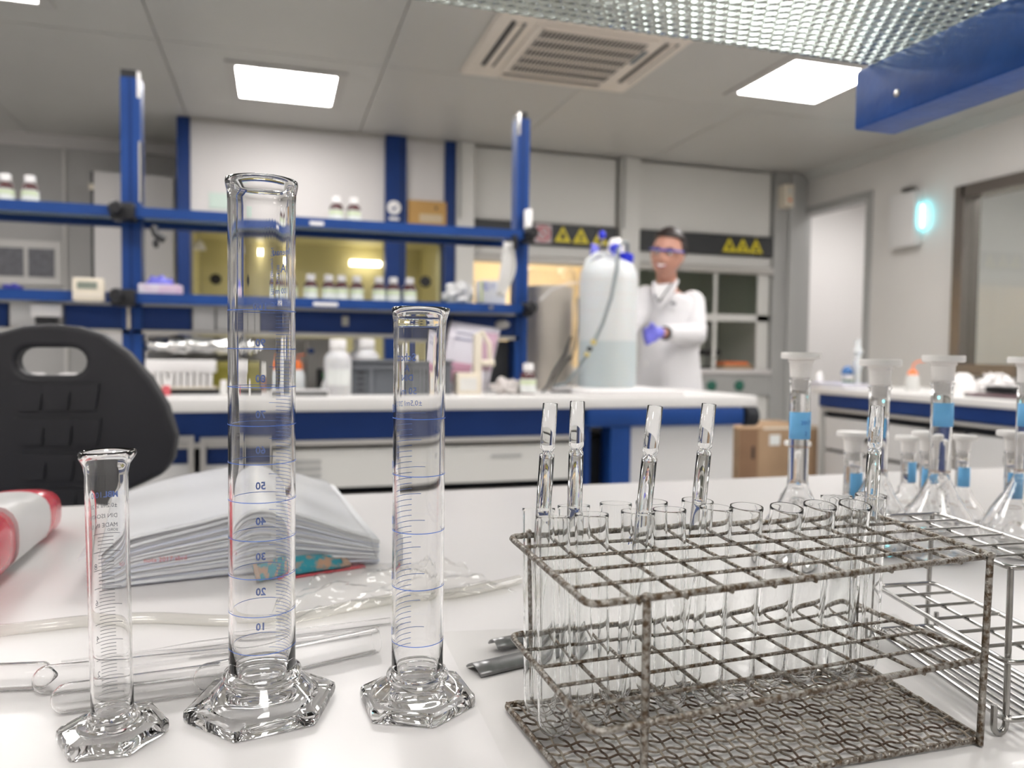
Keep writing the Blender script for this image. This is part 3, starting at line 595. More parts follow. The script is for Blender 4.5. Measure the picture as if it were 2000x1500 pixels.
MB().lathe([(.03, .57), (.038, .60), (.03, .64), (.02, .655)], 20, Matrix.Translation((.045, .03, 0))).build('vent_bulb', PEW, cb)
hoseM = mat('hose_grey', (.20, .23, .24), .4)
MB().tube([(.075, -.03, .585), (.06, -.06, .625), (.03, -.08, .625), (.005, -.085, .60), (-.02, -.13, .50), (-.05, -.145, .38), (-.09, -.15, .27), (-.125, -.15, .20)], .0075, 10).build('hose', hoseM, cb)
MB().tube([(-.125, -.15, .20), (-.133, -.15, .185)], .012, 10).build('hose_joint', mat('joint_yellow', (.6, .48, .15), .5), cb); MB().ball((-.146, -.15, .165), .013, .013, .011, 12, 8).build('clamp_ring', BLACK, cb)
MB().tube([(-.155, -.15, .148), (-.162, -.15, .135)], .011, 10).build('hose_joint', MATS['joint_yellow'], cb)
MB().tube([(-.162, -.15, .135), (-.20, -.14, .07), (-.24, -.12, .02), (-.28, -.10, .008)], .007, 10).build('hose', hoseM, cb)
bh = thing('black_tubing', 'loops of thin black tubing on the bench before the drum', 'tubing', (cbx.x-.27, 3.02, IZ)); MB().tube([(-.06, .02, .008), (-.03, .04, .03), (.0, .05, .09), (.05, .06, .16), (.08, .06, .24)], .006, 8).tube([(.09, .06, .16), (.05, .05, .13), (.0, .04, .06), (-.02, .02, .008), (.06, .0, .008)], .005, 8).build('tube', BLACK, bh)
# small rod with blue ball and purple glove drying on it
sg = thing('drying_gloves', 'purple gloves drying on a thin rod with a blue ball on top', 'gloves', (cbx.x+.075, 3.38, IZ+.0))
MB().tube([(0, 0, 0), (0, 0, .70)], .005, 8).build('rod', STEEL, sg); MB().lathe([(.05, 0), (.05, .012), (.01, .02)], 20).build('base', STEELD, sg)
MB().ball((0, 0, .725), .018, .018, .022, 14, 10).build('ball', RBLUE, sg)
MB().ball((-.035, 0, .62), .026, .018, .06, 16, 10, lambda p: p+Vector((.006*sin(p.z*150), 0, 0))).ball((-.045, 0, .66), .012, .01, .025, 10, 8).build('glove', GLOVE, sg)
MB().ball((.035, 0, .60), .02, .014, .035, 16, 10).ball((.035, 0, .55), .009, .009, .035, 10, 8).build('glove', GLOVE, sg)
wp = put('white_marker', 'white round-capped bottle on the end of the upper rail', 'bottle', 1031, 460, 3.24, zs[0]+.02); MB().lathe([(.018, 0), (.018, .075), (.014, .08)], 16).build('bottle_body', CAPW, wp)
# little sign/printer thing on duct at left
t = put('white_dispenser', 'small white dispenser with black slot on the duct panel', 'dispenser', 92, 628, 3.25, dz0+.01)
B('body', CAPW, t, -.05, .05, -.02, .025, .03, .075, bev=.006); B('slot', BLACK, t, -.035, .035, -.015, .02, 0, .03)
# things seen through the chair handle
for px, py, l, w in ((73, 735, 'white bottle cap seen through the chair handle, farther from the rack post', .026), (133, 737, 'white cup seen through the chair handle slot', .03)):
    t = put('white_pot', l, 'pot', px, py, 3.1, IZ); MB().lathe([(w*.8, 0), (w, .005), (w, .06), (w*.9, .075)], 20).build('pot_body', CAPW, t)

# cardboard boxes beside the island
cbd = thing('cardboard_box', 'brown cardboard box, upper of the pile beyond the island end', 'box', (2.08, 3.9, .36), .0, 'cardboard boxes beyond the island')
q = BP(1442, 835, 1608, 935, 3.75)
B('carton', WOODC, cbd, q[0]-2.08, q[1]-2.08, -.15, .30, 0, q[3]-.36); B('side_dark_panel', WOODC2, cbd, q[0]-2.08+.004, q[0]-2.08+.125, -.153, -.15, .004, q[3]-.364)  # two-tone box: darker cardboard strip along one end of the front
B('tape', CREAM, cbd, q[0]-2.08+.16, q[1]-2.08, -.152, -.15, q[3]-.36-.01, q[3]-.358); B('label', LABELW, cbd, q[0]+.20-2.08, q[0]+.27-2.08, -.154, -.15, q[3]-.36-.10, q[3]-.36-.04)
B('hand_hole', BLACK, cbd, q[0]+.085-2.08, q[0]+.10-2.08, -.1555, -.153, .12, .19)
cb2 = thing('cardboard_box', 'brown cardboard box, lowest of the pile beyond the island end', 'box', (2.08, 3.9, 0), 0, 'cardboard boxes beyond the island'); B('carton', WOODC, cb2, q[0]-2.06, q[1]-2.02, -.15, .30, 0, .355); B('tape', CREAM, cb2, -.03, .03, -.152, .302, .10, .357)

# ================================================================ RIGHT-HAND BENCH
rb = thing('side_bench', 'white-topped lab bench with blue rail by the right wall', 'lab bench', (0, 0, 0))
RX = 2.95; RZ = .885; RYE = 3.74
B('worktop', WHITEL, rb, RX, RX+.75, .6, RYE, RZ-.035, RZ, bev=.004); B('fascia', BLUE2, rb, RX+.015, RX+.05, .6, RYE-.04, RZ-.105, RZ-.037); B('gap', DARK, rb, RX+.06, RX+.1, .6, RYE-.05, RZ-.16, RZ-.106)
B('rail', ALUP, rb, RX+.02, RX+.06, .6, RYE-.06, RZ-.128, RZ-.112)
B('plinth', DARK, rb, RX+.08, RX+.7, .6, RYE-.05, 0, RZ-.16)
for a_, b_ in ((3.66, 2.95), (2.72, 1.9), (1.8, 1.2)): 
    dd_ = B('drawer', CABW, rb, RX+.03, RX+.09, b_, a_, RZ-.34, RZ-.165); B('drawer', CABW, rb, RX+.03, RX+.09, b_, a_, RZ-.62, RZ-.36)
    B('handle', BLACK, dd_, RX+.012, RX+.03, b_+.28, a_-.2, RZ-.27, RZ-.235, bev=.006)
B('leg', ALUP, rb, RX+.02, RX+.08, 2.78, 2.86, 0, RZ-.165); B('end_panel', GREYW, rb, RX+.02, RX+.7, RYE-.05, RYE-.03, 0, RZ-.05)
def rput(name, label, cat, px, py, dx=.2, z=None, grp=None):
    p = AX(px, py, RX+dx); return thing(name, label, cat, (p.x, p.y, RZ), 0, grp)
t = rput('wash_bottle', 'wash bottle with orange nozzle standing on the side bench', 'bottle', 1782, 742, .30)
MB().lathe([(.032, 0), (.034, .005), (.034, .075), (.03, .085)], 20).build('bottle_body', mat('wash_pe', (.6, .6, .58), .4), t); MB().lathe([(.026, .085), (.024, .10), (.01, .112)], 16).build('cap', ORANGE, t)
MB().tube([(0, 0, .11), (.003, 0, .14), (.02, -.01, .155), (.055, -.02, .158)], .0045, 8).build('nozzle', ORANGE, t)
t = rput('reagent_bottle', 'clear bottle with blue and green caps on the side bench corner', 'bottle', 1655, 735, .30)
MB().lathe([(.03, 0), (.032, .005), (.032, .03), (.03, .04)], 20).build('bottle_body', mat('green_dk', (.12, .2, .12), .4), t); MB().lathe([(.033, .042), (.033, .07)], 20).build('collar', CABW, t); MB().ball((0, 0, .095), .038, .03, .028, 16, 10, lambda p: p+Vector((.0, 0, -.4*abs(p.x)))).build('cap', mat('steel_blue', (.04, .14, .35), .4), t)
t = rput('distillation_column', 'tall clear glass column stacked in rings on the side bench', 'glassware', 1674, 735, .36)
MB().lathe([(.02, 0), (.02, .1), (.028, .12), (.028, .14), (.02, .16), (.02, .19), (.03, .2), (.03, .215), (.018, .23), (.018, .28)], 20).build('glass_body', PE, t)
t = rput('white_funnel', 'small white bulb behind the first stopper on the side bench', 'bottle', 1600, 742, .12); MB().lathe([(.02, 0), (.022, .06), (.01, .09)], 16).build('bulb', CAPW, t)
t = rput('paper_stack', 'low stack of papers on the side bench corner', 'papers', 1640, 744, .16); 
for i in range(4): B('paper', [mat('paper_lilac', (.5, .5, .62), .7), PINKW, WHITEL, MATS['paper_lilac']][i], t, -.10, .11, -.16+.01*i, .15, i*.006, i*.006+.005)
t = rput('white_canister', 'large white tapered canister behind the stoppers', 'canister', 1880, 752, .22); MB().lathe([(.06, 0), (.06, .05), (.04, .09), (.022, .105)], 24).build('body', CAPW, t)
p = AX(1945, 752, RX+.35); crumple('white_tissues', 'heap of crumpled white tissues on the side bench', 'tissue', (p.x, p.y, RZ), (.06, .07, .055), CAPW, 9, .6)
t = rput('scale_platform', 'dark digital scale with sloped display on the side bench', 'scale', 1960, 762, .2); B('base', STEELD, t, -.1, .2, -.22, .12, 0, .018, bev=.004); B('display', BLACK, t, -.02, .1, -.06, .08, .02, .05, bev=.008); B('trim_line', mat('plum', (.2, .1, .12), .5), t, -.105, -.1, -.2, .1, .01, .018)
t = rput('white_case', 'low white instrument case near the window on the side bench', 'instrument', 1905, 750, .45); B('case', CABW, t, -.1, .1, -.35, .15, 0, .055, bev=.01); B('knob', STEELD, t, -.105, -.1, -.1, -.06, .02, .04)
p = AX(1720, 748, RX+.25); crumple('clear_wrap', 'crumpled clear wrap beside the orange-nozzled wash bottle', 'plastic wrap', (p.x, p.y, RZ), (.04, .05, .02), mat('wrapc', (.6, .6, .6), .15), 4, .7)

# ================================================================ PERSON
PX = AY(1305, 650, 3.66).x
per = thing('person', 'smiling person in white lab coat, safety glasses and purple gloves behind the bench', 'person', (PX, 3.68, 0))
def J(px, py, Y): q = AY(px, py, Y); return Vector((q.x-PX, q.y-3.68, q.z))
def capsule(mb, a, b, ra, rb_, n=12):
    a, b = Vector(a), Vector(b); L_ = [a+(b-a)*t for t in (0, .33, .66, 1)]; mb.tube(L_, [ra+(rb_-ra)*t for t in (0, .33, .66, 1)], n); mb.ball(a, ra, ra, ra, n, 8); mb.ball(b, rb_, rb_, rb_, n, 8)
def remesh(o, v, sm=3):
    r = o.modifiers.new('r', 'REMESH'); r.mode = 'VOXEL'; r.voxel_size = v; r.use_smooth_shade = True
    s = o.modifiers.new('s', 'SMOOTH'); s.iterations = sm; s.factor = .5
    return o
HCn = J(1303, 498, 3.60)     # head centre
HR = Matrix.Translation(HCn) @ Matrix.Rotation(radians(-42), 4, 'Z') @ Matrix.Rotation(radians(8), 4, 'Y') @ Matrix.Rotation(radians(6), 4, 'X') @ Matrix.Scale(1.06, 4)
def headf(p):
    x, y, z = p
    if z < 0: t = min(1, -z/.115); x *= 1-.30*t*t; y = y*(1-.10*t)-.012*t
    fr = max(0, -y/.09)
    n = exp(-(x/.012)**2-((z+.018)/.020)**2); y -= .024*n*(fr > .4)
    y -= .008*exp(-(x/.010)**2-((z-.01)/.02)**2)*(fr > .4)
    for s in (-1, 1):
        y += .010*exp(-((x-s*.031)/.016)**2-((z-.012)/.012)**2)*(fr > .4); y -= .006*exp(-((x-s*.036)/.02)**2-((z+.03)/.02)**2)*(fr > .3)
    y -= .006*exp(-(x/.025)**2-((z+.058)/.012)**2)*(fr > .4); y -= .010*exp(-(x/.02)**2-((z+.095)/.015)**2)*(fr > .2)
    return Vector((x, y, z))
bd_ = MB()
bd_.ball((0, 0, 0), .074, .092, .115, 40, 30, headf, HR)
for s in (-1, 1): bd_.ball((s*.074, .008, -.005), .010, .018, .03, 10, 8, None, HR)
nk = J(1303, 565, 3.66); capsule(bd_, nk, HCn+Vector((.01, .03, -.06)), .055, .05)
sL = J(1262, 582, 3.70); sR = J(1352, 592, 3.66); ch0 = J(1305, 640, 3.69); hp0 = Vector((.02, .0, .95))
eR = J(1358, 655, 3.56); wR = J(1292, 650, 3.40); eL = J(1222, 645, 3.60); wL = J(1215, 620, 3.34)
capsule(bd_, nk, ch0, .05, .075); capsule(bd_, ch0, hp0, .085, .09); capsule(bd_, nk, sL+Vector((0, 0, -.03)), .035, .03); capsule(bd_, nk, sR+Vector((0, 0, -.03)), .035, .03)
for s_, e_, w_ in ((sR, eR, wR), (sL, eL, wL)): capsule(bd_, s_, e_, .038, .034); capsule(bd_, e_, w_, .036, .024)
for s in (-1, 1): capsule(bd_, (s*.09+.02, 0, .95), (s*.10+.02, -.01, .50), .07, .05); capsule(bd_, (s*.10+.02, -.01, .5), (s*.10+.02, .01, .09), .055, .035)
body = remesh(bd_.build('body', SKIN, per), .0065, 3)
# hands as gloves, five fingers each
def hand(w, to, side, nm='glove'):
    w = Vector(w); d_ = (Vector(to)-w).normalized(); up = Vector((0, 0, 1)); sd = d_.cross(up).normalized()*side; up = sd.cross(d_)*side
    h = MB(); capsule(h, w-d_*.02, w+d_*.02, .030, .028); 
    for i in range(4):
        o_ = up*(.03-.02*i); b0 = w+d_*.08+o_; L1 = (.038, .042, .038, .030)[i]
        capsule(h, w+d_*.02+o_*.7, b0, .018, .0125, 10); k1 = b0+d_*L1-sd*.012; capsule(h, b0, k1, .0115, .0105, 8); k2 = k1+d_*.014-sd*.022; capsule(h, k1, k2, .0105, .0095, 8)
    t0 = w+d_*.02+up*.028; t1 = t0+d_*.03+up*.022-sd*.01; capsule(h, t0, t1, .015, .012, 8); capsule(h, t1, t1+d_*.028-sd*.012, .012, .010, 8)
    o = remesh(h.build(nm, GLOVE, per), .004, 2); return o
hand(wR+(J(1245, 655, 3.34)-wR).normalized()*.035, J(1240, 662, 3.30), 1); hand(wL, wL+Vector((-.02, -.12, -.02)), -1)
# coat
ct = MB()
secs = [(J(1300, 572, 3.68), .075, .06), (J(1303, 585, 3.68), .15, .085), (J(1306, 605, 3.685), .185, .10), (J(1308, 650, 3.69), .175, .115), (Vector((.015, 0, 1.08)), .165, .12), (Vector((.02, 0, .92)), .18, .13), (Vector((.02, 0, .60)), .22, .16)]
vs = []; fs = []; n = 32
for c, rx, ry in secs:
    for k in range(n):
        a = 2*pi*k/n; fold = 1+(.02*sin(6*a) if c.z < 1.15 else 0); q = Vector((rx*cos(a)*fold, ry*sin(a)*fold, 0)); q.rotate(Matrix.Rotation(radians(-12), 3, 'Z')); vs.append(c+q)
for i in range(len(secs)-1):
    for k in range(n): k2 = (k+1) % n; fs.append((i*n+k, i*n+k2, (i+1)*n+k2, (i+1)*n+k))
fs.append(tuple(range(n))); fs.append(tuple((len(secs)-1)*n+k for k in range(n))); ct.add(vs, fs)
for s_, e_, w_ in ((sR, eR, wR), (sL, eL, wL)):
    capsule(ct, s_, e_, .068, .058, 14); capsule(ct, e_, e_+(w_-e_)*.78, .058, .046, 14)
    m_ = (s_+e_)/2
    for t in (.3, .55, .8): q = s_+(e_-s_)*t; ct.ball(q+Vector((0, -.01, 0)), .064, .06, .02, 12, 8)
remesh(ct.build('lab_coat', COAT, per), .009, 4)
# collar opening: shirt, lapels, lanyard, buttons, logo
fd = Vector((-.21, -.97, 0)).normalized()
cN = J(1297, 560, 3.60); cV = J(1282, 592, 3.575)
def pl(px, py, Y): return J(px, py, Y)
q1, q2, q3, q4 = pl(1281, 556, 3.60), pl(1318, 552, 3.60), pl(1312, 572, 3.575), pl(1287, 588, 3.565)
MB().add([q1, q2, q3, q4, q1+Vector((0, .03, 0)), q2+Vector((0, .03, 0)), q3+Vector((0, .03, 0)), q4+Vector((0, .03, 0))], [(0, 1, 2, 3), (7, 6, 5, 4), (0, 4, 5, 1), (1, 5, 6, 2), (2, 6, 7, 3), (3, 7, 4, 0)]).build('shirt', mat('shirt_white', (.72, .72, .72), .8), per)
for pts in (((1278, 552, 3.615), (1278, 572, 3.57), (1284, 600, 3.56)), ((1322, 548, 3.62), (1312, 572, 3.57), (1286, 602, 3.56))):
    P_ = [pl(*a) for a in pts]; MB().tube(P_, [.011, .012, .006], 8).build('lapel', COAT, per)
MB().tube([pl(1276, 556, 3.60), pl(1280, 580, 3.555), pl(1286, 590, 3.55), (pl(1300, 570, 3.555)), pl(1314, 552, 3.60)], .004, 6).build('lanyard', mat('lanyard_grey', (.12, .12, .13), .6), per)
for px, py in ((1267, 673), (1262, 710)): q = pl(px, py, 3.53); MB().ball(q, .009, .006, .009, 10, 8).build('button', GREYW, per)
q = pl(1316, 593, 3.565); MB().ball(q, .018, .006, .009, 12, 8).build('coat_emblem', mat('emblem_grey', (.15, .15, .17), .6), per)
wt = wR+(eR-wR)*.12; MB().tube([wt+(eR-wR).normalized()*-.012, wt+(eR-wR).normalized()*.012], .034, 14).build('watch', BLACK, per)
# face details
def HP(x, y, z): return HR @ Vector((x, y, z))
def hairf(p):
    x, y, z = p; fr = -y/.1
    if fr > .15 and z < .058: y *= .35; 
    if z < -.02: x *= .93
    return Vector((x, y, z))
hb_ = MB(); hb_.ball((0, .016, .024), .087, .104, .113, 36, 26, hairf, HR); hb_.ball((-.0, .09, -.02), .045, .035, .05, 16, 10, None, HR)
hb_.build('hair', HAIR, per)
for s in (-1, 1):
    ey = MB().ball((s*.030, -.079, .010), .013, .008, .0075, 14, 10, None, HR).build('eye', CAPW, per); MB().ball((s*.030-.002, -.0865, .010), .006, .003, .006, 10, 8, None, HR).build('iris', HAIR, ey)
    MB().tube([HP(s*.014, -.088, .028), HP(s*.032, -.088, .034), HP(s*.05, -.076, .028)], .0035, 6).build('eyebrow', HAIR, per)
li = MB().tube([HP(-.028, -.0835, -.045), HP(-.015, -.093, -.054), HP(0, -.097, -.057), HP(.015, -.093, -.054), HP(.028, -.0835, -.045)], [.003, .006, .0065, .006, .003], 8).build('lips', mat('lip', (.42, .13, .13), .4), per)
MB().tube([HP(-.021, -.090, -.047), HP(0, -.100, -.052), HP(.021, -.090, -.047)], [.003, .0065, .003], 8).build('teeth', CAPW, li)
gg = MB().tube([HP(-.078, .01, .022), HP(-.07, -.06, .022), HP(-.045, -.094, .024), HP(0, -.105, .022), HP(.045, -.094, .024), HP(.07, -.06, .022), HP(.078, .01, .022)], .0055, 8).build('safety_glasses', mat('frame_blue', (.05, .07, .42), .3), per)
m = MB().grid(lambda u, v: HP(-.062+.124*u, -.104+.045*(2*u-1)**2, -.012+.034*v), 14, 4); m.build('lens', FILM, gg)
# trousers and shoes
tr_ = MB()
for s in (-1, 1): capsule(tr_, (s*.075+.02, .02, .90), (s*.09+.02, .01, .50), .078, .065); capsule(tr_, (s*.10+.02, -.01, .5), (s*.10+.02, .01, .12), .07, .055)
remesh(tr_.build('trousers', mat('denim', (.03, .04, .08), .8), per), .012)
for s in (-1, 1): MB().ball((s*.10+.02, -.05, .045), .048, .13, .045, 16, 10, lambda p: Vector((p.x, p.y, max(p.z, -.044)))).build('shoe', CAPW, per)

# ================================================================ LAB CHAIR
cp = AY(97, 800, 1.22)
chr_ = thing('lab_chair', 'black foam lab chair with handle slot in its backrest', 'chair', (cp.x, 1.22, 0), radians(-4))
cs = 1.22*1.0/F*1.03
def cpt(px, py): q = AY(px, py, 1.22); return (q.x-cp.x, q.z)
half = [(97, 632), (150, 637), (200, 652), (250, 688), (295, 738), (328, 792), (346, 850), (340, 895), (320, 925), (280, 945), (240, 962), (205, 985), (185, 1030), (170, 1080)]
hr = [cpt(*p) for p in half]; cx0 = hr[0][0]
out = hr+[(2*cx0-x, z) for x, z in reversed(hr[1:])]
inn = []
for (a0, a1, cxp, cyp) in ((pi/2, -pi/2, 138, 706), (-pi/2, -3*pi/2, 58, 706)):
    c_ = cpt(cxp, cyp)
    for i in range(9): a = a0+(a1-a0)*i/8; inn.append((c_[0]+.0195*cos(a), c_[1]+.0195*sin(a)))
bm = bmesh.new()
vo = [bm.verts.new((x, 0, z)) for x, z in out]; vi = [bm.verts.new((x, 0, z)) for x, z in inn]
ed = [bm.edges.new((vo[i], vo[(i+1) % len(vo)])) for i in range(len(vo))]+[bm.edges.new((vi[i], vi[(i+1) % len(vi)])) for i in range(len(vi))]
bmesh.ops.triangle_fill(bm, edges=ed, use_beauty=True)
ic = Vector((sum(p[0] for p in inn)/18, 0, sum(p[1] for p in inn)/18))
for f in list(bm.faces):
    c = f.calc_center_median()
    if abs(c.z-ic.z) < .018 and abs(c.x-ic.x) < .045: bm.faces.remove(f)
ret = bmesh.ops.extrude_face_region(bm, geom=bm.faces[:]); 
for v in [g for g in ret['geom'] if isinstance(g, bmesh.types.BMVert)]: v.co.y += .035
me = bpy.data.meshes.new('backrest'); bmesh.ops.recalc_face_normals(bm, faces=bm.faces); bm.to_mesh(me); bm.free(); me.materials.append(CHAIRM)
bk = bpy.data.objects.new('backrest', me); COL.objects.link(bk); bk.parent = chr_
bv = bk.modifiers.new('b', 'BEVEL'); bv.width = .009; bv.segments = 3; bv.limit_method = 'ANGLE'; me.shade_smooth(); me.set_sharp_from_angle(angle=radians(50))
for r_ in range(5):
    for c_ in range(3):
        x, z = cpt(55+c_*56+r_*4, 775+r_*68); wd = .019; hh = .019
        MB().prism([(x-wd, z+hh), (x+wd, z+hh), (x+wd*.75, z-hh), (x-wd*.75, z-hh)], -.0042, .004).build('dimple_pad', CHAIRM, bk, smooth=False)
m = MB(); sp = out[:]; 
B('back_support', BLACK, chr_, -.03, .03, .03, .05, .58, .86); MB().box(-.2, .2, -.38, .06, .54, .60, bev=.02).build('seat', CHAIRM, chr_)
MB().tube([(0, -.16, .54), (0, -.16, .08)], .028, 12).build('column', STEELD, chr_)
for k in range(5):
    a = 2*pi*k/5; MB().tube([(0, -.16, .09), (.28*cos(a), -.16+.28*sin(a), .06)], [.025, .016], 8).build('base_arm', BLACK, chr_); MB().ball((.28*cos(a), -.16+.28*sin(a), .028), .028, .02, .028, 12, 8).build('caster', BLACK, chr_)

# ================================================================ FRONT BENCH
BZ0 = .9; FBY = .905
fb = thing('front_bench', 'white lab bench in front carrying cylinders, racks and flasks', 'lab bench', (0, 0, 0))
B('worktop', BENCH, fb, -1.6, 2.2, .10, FBY, BZ0-.04, BZ0, bev=.004); B('fascia', BLUE2, fb, -1.58, 2.18, .13, FBY-.02, BZ0-.14, BZ0-.041)
for x in (-1.5, .1, 2.1): 
    for y in (.18, FBY-.1): B('leg', BLUE, fb, x-.04, x+.04, y-.03, y+.03, 0, BZ0-.14)

# overhead glass shelf with pattern, on a blue bracket
GZ = 1.40; gc = AZ(1765, 138, GZ)
sh = thing('overhead_shelf', 'patterned glass shelf on a blue bracket above the front bench', 'shelf', (0, 0, 0))
gx0, gx1, gy0, gy1 = -.35, gc.x, .10, .742
def bumpz(x, y):
    p = .0135; u = x/p; v = y/(p*.87); r_ = int(math.floor(v)); 
    best = 9
    for rr in (r_, r_+1):
        off = .5*(rr % 2); cc = round(u-off)+off; dx = (u-cc)*p; dy = (v-rr)*p*.87; best = min(best, dx*dx+dy*dy)
    q = sqrt(best)/(p*.5); return -.0010*max(0, 1-q*q)
st = .00225; nx = int((gx1-gx0)/st); ny = int((gy1-gy0)/st)
import numpy as np
def glass_slab():
    gx0_ = .02
    nx = int((gx1-gx0_)/st); vs = []; fs = []; w = nx+1
    for j in range(ny+1):
        y = gy0+(gy1-gy0)*j/ny
        for i in range(nx+1):
            x = gx0_+(gx1-gx0_)*i/nx; e = 0 if (i in (0, nx) or j in (0, ny)) else 1
            vs.append((x, y, GZ-.001+bumpz(x, y)))
    fs = [(j*w+i, j*w+i+1, (j+1)*w+i+1, (j+1)*w+i) for j in range(ny) for i in range(nx)]
    n0 = len(vs)
    ring = [i for i in range(w)]+[j*w+nx for j in range(1, ny+1)]+[ny*w+i for i in range(nx-1, -1, -1)]+[j*w for j in range(ny-1, 0, -1)]
    for r in ring: vs.append((vs[r][0], vs[r][1], GZ+.0055))
    m_ = len(ring)
    for k in range(m_): fs.append((ring[k], ring[(k+1) % m_], n0+(k+1) % m_, n0+k))
    fs.append(tuple(n0+k for k in range(m_)))
    b = MB(); b.v = vs; b.f = fs; return b
glass_slab().build('glass_panel', PATTG, sh, ang=60)
bx0 = .642; bx1 = .70; by1 = .755; bz1 = GZ-.004; bz0 = 1.328
beamM = mat('bracket_paint', (.010, .075, .32), .35, spec=.35, var=.2, scale=30, bump=.25, bscale=90)
B('bracket', beamM, sh, bx0, bx1, .12, by1, bz0, bz1-.0, bev=.004)
B('bracket_post', beamM, sh, bx0, bx1, .105, .165, BZ0, bz0+.001); B('post_foot', beamM, sh, bx0-.02, bx1+.02, .102, .2, BZ0, BZ0+.008)
scw = AX(1752, 182, bx0); MB().lathe([(.004, 0), (.004, .0012), (.003, .002)], 14, Matrix.Translation((bx0+.0005, scw.y, scw.z)) @ Matrix.Rotation(-pi/2, 4, 'Y')).build('screw', ALU, sh)
B('rear_bracket', BLUE, sh, .03, .07, .12, .16, bz0, GZ-.004) if False else None
# bottle standing on the glass (amber smear seen through it)

# ---------------------------------------------------------------- measuring cylinders
def cylinder(label, x, y, top, R, wall, hexR, coneR, collarZ, spout_phi, hexrot, marks, name='measuring_cylinder', fl=1.):
    t = thing(name, label, 'measuring cylinder', (x, y, BZ0), 0, 'glass measuring cylinders')
    H = top-BZ0; r = R-wall; cz = collarZ
    z0 = cz*.62
    # tube: open glass pipe with closed bottom
    def spout(a, z, rr):
        if z > H-.012 and rr > r*.5:
            k = (z-(H-.012))/.012; d = (a-spout_phi+pi) % (2*pi)-pi; return 1+.16*k*k*exp(-(d/.30)**2)
        return 1
    prof = [(.0005, z0), (R*.75, z0), (R*.97, z0+.001), (R, z0+.003)]
    nz = 10
    for i in range(1, nz): prof.append((R, z0+.003+(H-.012-z0-.003)*i/nz))
    prof += [(R, H-.010), (R*(1+.015*fl), H-.006), (R*(1+.06*fl), H-.003), (R*(1+.07*fl), H-.0015), (R*(1+.055*fl), H-.0003), (R*(1+.06*(fl-1)), H), (r*(1+.06*(fl-1))+.0002, H-.0015), (r*(1+.01*fl), H-.006), (r, H-.010)]
    for i in range(1, nz): prof.append((r, H-.012-(H-.012-z0-.006)*i/nz))
    prof += [(r, z0+.006), (r*.9, z0+.0042), (r*.6, z0+.0035), (.0005, z0+.003)]
    MB().lathe(prof, 64, rf=spout).build('tube', GLASS, t, ang=60)
    # foot
    def hexf(a): b = ((a-hexrot) % (pi/3))-pi/6; return cos(pi/6)/cos(b)
    fp = [(hexR*.90, .0, 1), (hexR*.985, .0008, 1), (hexR, .003, 1), (hexR*.99, .0055, 1), (hexR*.94, .0066, .95), (coneR*1.05, .0068, .15), (coneR*.97, .0085, 0), (R*1.28, cz*.72, 0), (R*1.16, cz*.84, 0), (R*1.20, cz*.92, 0), (R*1.15, cz, 0), (R*1.02, cz+.001, 0), (R*1.012, cz*.85, 0), (R*1.012, z0+.002, 0), (R*.97, z0-.0006, 0), (.0005, z0-.0006, 0)]
    bp2 = [(.0005, z0-.0045, 0), (R*.8, z0-.0048, 0), (R*1.2, max(.003, z0-.0075), 0), (coneR*.8, .0022, .2), (hexR*.80, .0012, .8)]
    n = 96; vs = []; fs = []; prof2 = fp[::1]; allp = [(a, b, c) for a, b, c in bp2]+fp
    for (rr, z, hx) in allp:
        for k in range(n): a = 2*pi*k/n; q = rr*((1-hx)+hx*hexf(a)*1.0); vs.append((q*cos(a), q*sin(a), z))
    m_ = len(allp)
    for i in range(m_-1):
        for k in range(n): k2 = (k+1) % n; fs.append((i*n+k, i*n+k2, (i+1)*n+k2, (i+1)*n+k))
    fs.append(tuple(range(n))); fs.append(tuple((m_-1)*n+k for k in range(n)))
    MB().add(vs, fs).build('foot', GLASS, t, ang=35)
    marks(t, R+.00012)
    return t
D = pi/180
def m100(t, R):
    blue = MB(); 
    for i in range(10):
        z = (1.0839-.01703*i)-BZ0; v = 100-10*i
        arc_strip(blue, R, 66*D, 385*D, z, .00032, 60); text_wrap(blue, str(v), .0050, R, 94*D, z+.0012, .03)
        for k in range(1, 10):
            zz = z-.001704*k
            arc_strip(blue, R, (78 if k == 5 else 64)*D, 15*D, zz, .00022, 10)
        arc_strip(blue, R, 66*D, 15*D, z, .00022, 10)
    blue.v = blue.v; blue.build('scale_marking', PRINT, t, smooth=False)
    tx = MB(); text_wrap(tx, 'Ilmenau', .0042, R, 46*D, 1.1110-BZ0, .02); text_wrap(tx, 'A', .0055, R, 46*D, 1.1030-BZ0, .02); text_wrap(tx, '100 ml', .0036, R, 50*D, 1.0930-BZ0, .01); text_wrap(tx, '±0,5ml 20°C', .0028, R, 46*D, 1.0870-BZ0)
    text_wrap(tx, 'Made in Germany DIN', .0024, R, 74*D, 1.1035-BZ0, 0, 'CENTER', True); text_wrap(tx, 'ISO 4788', .0024, R, 62*D, 1.1020-BZ0, 0, 'CENTER', True); tx.build('printed_lettering', PRINT, t, smooth=False)
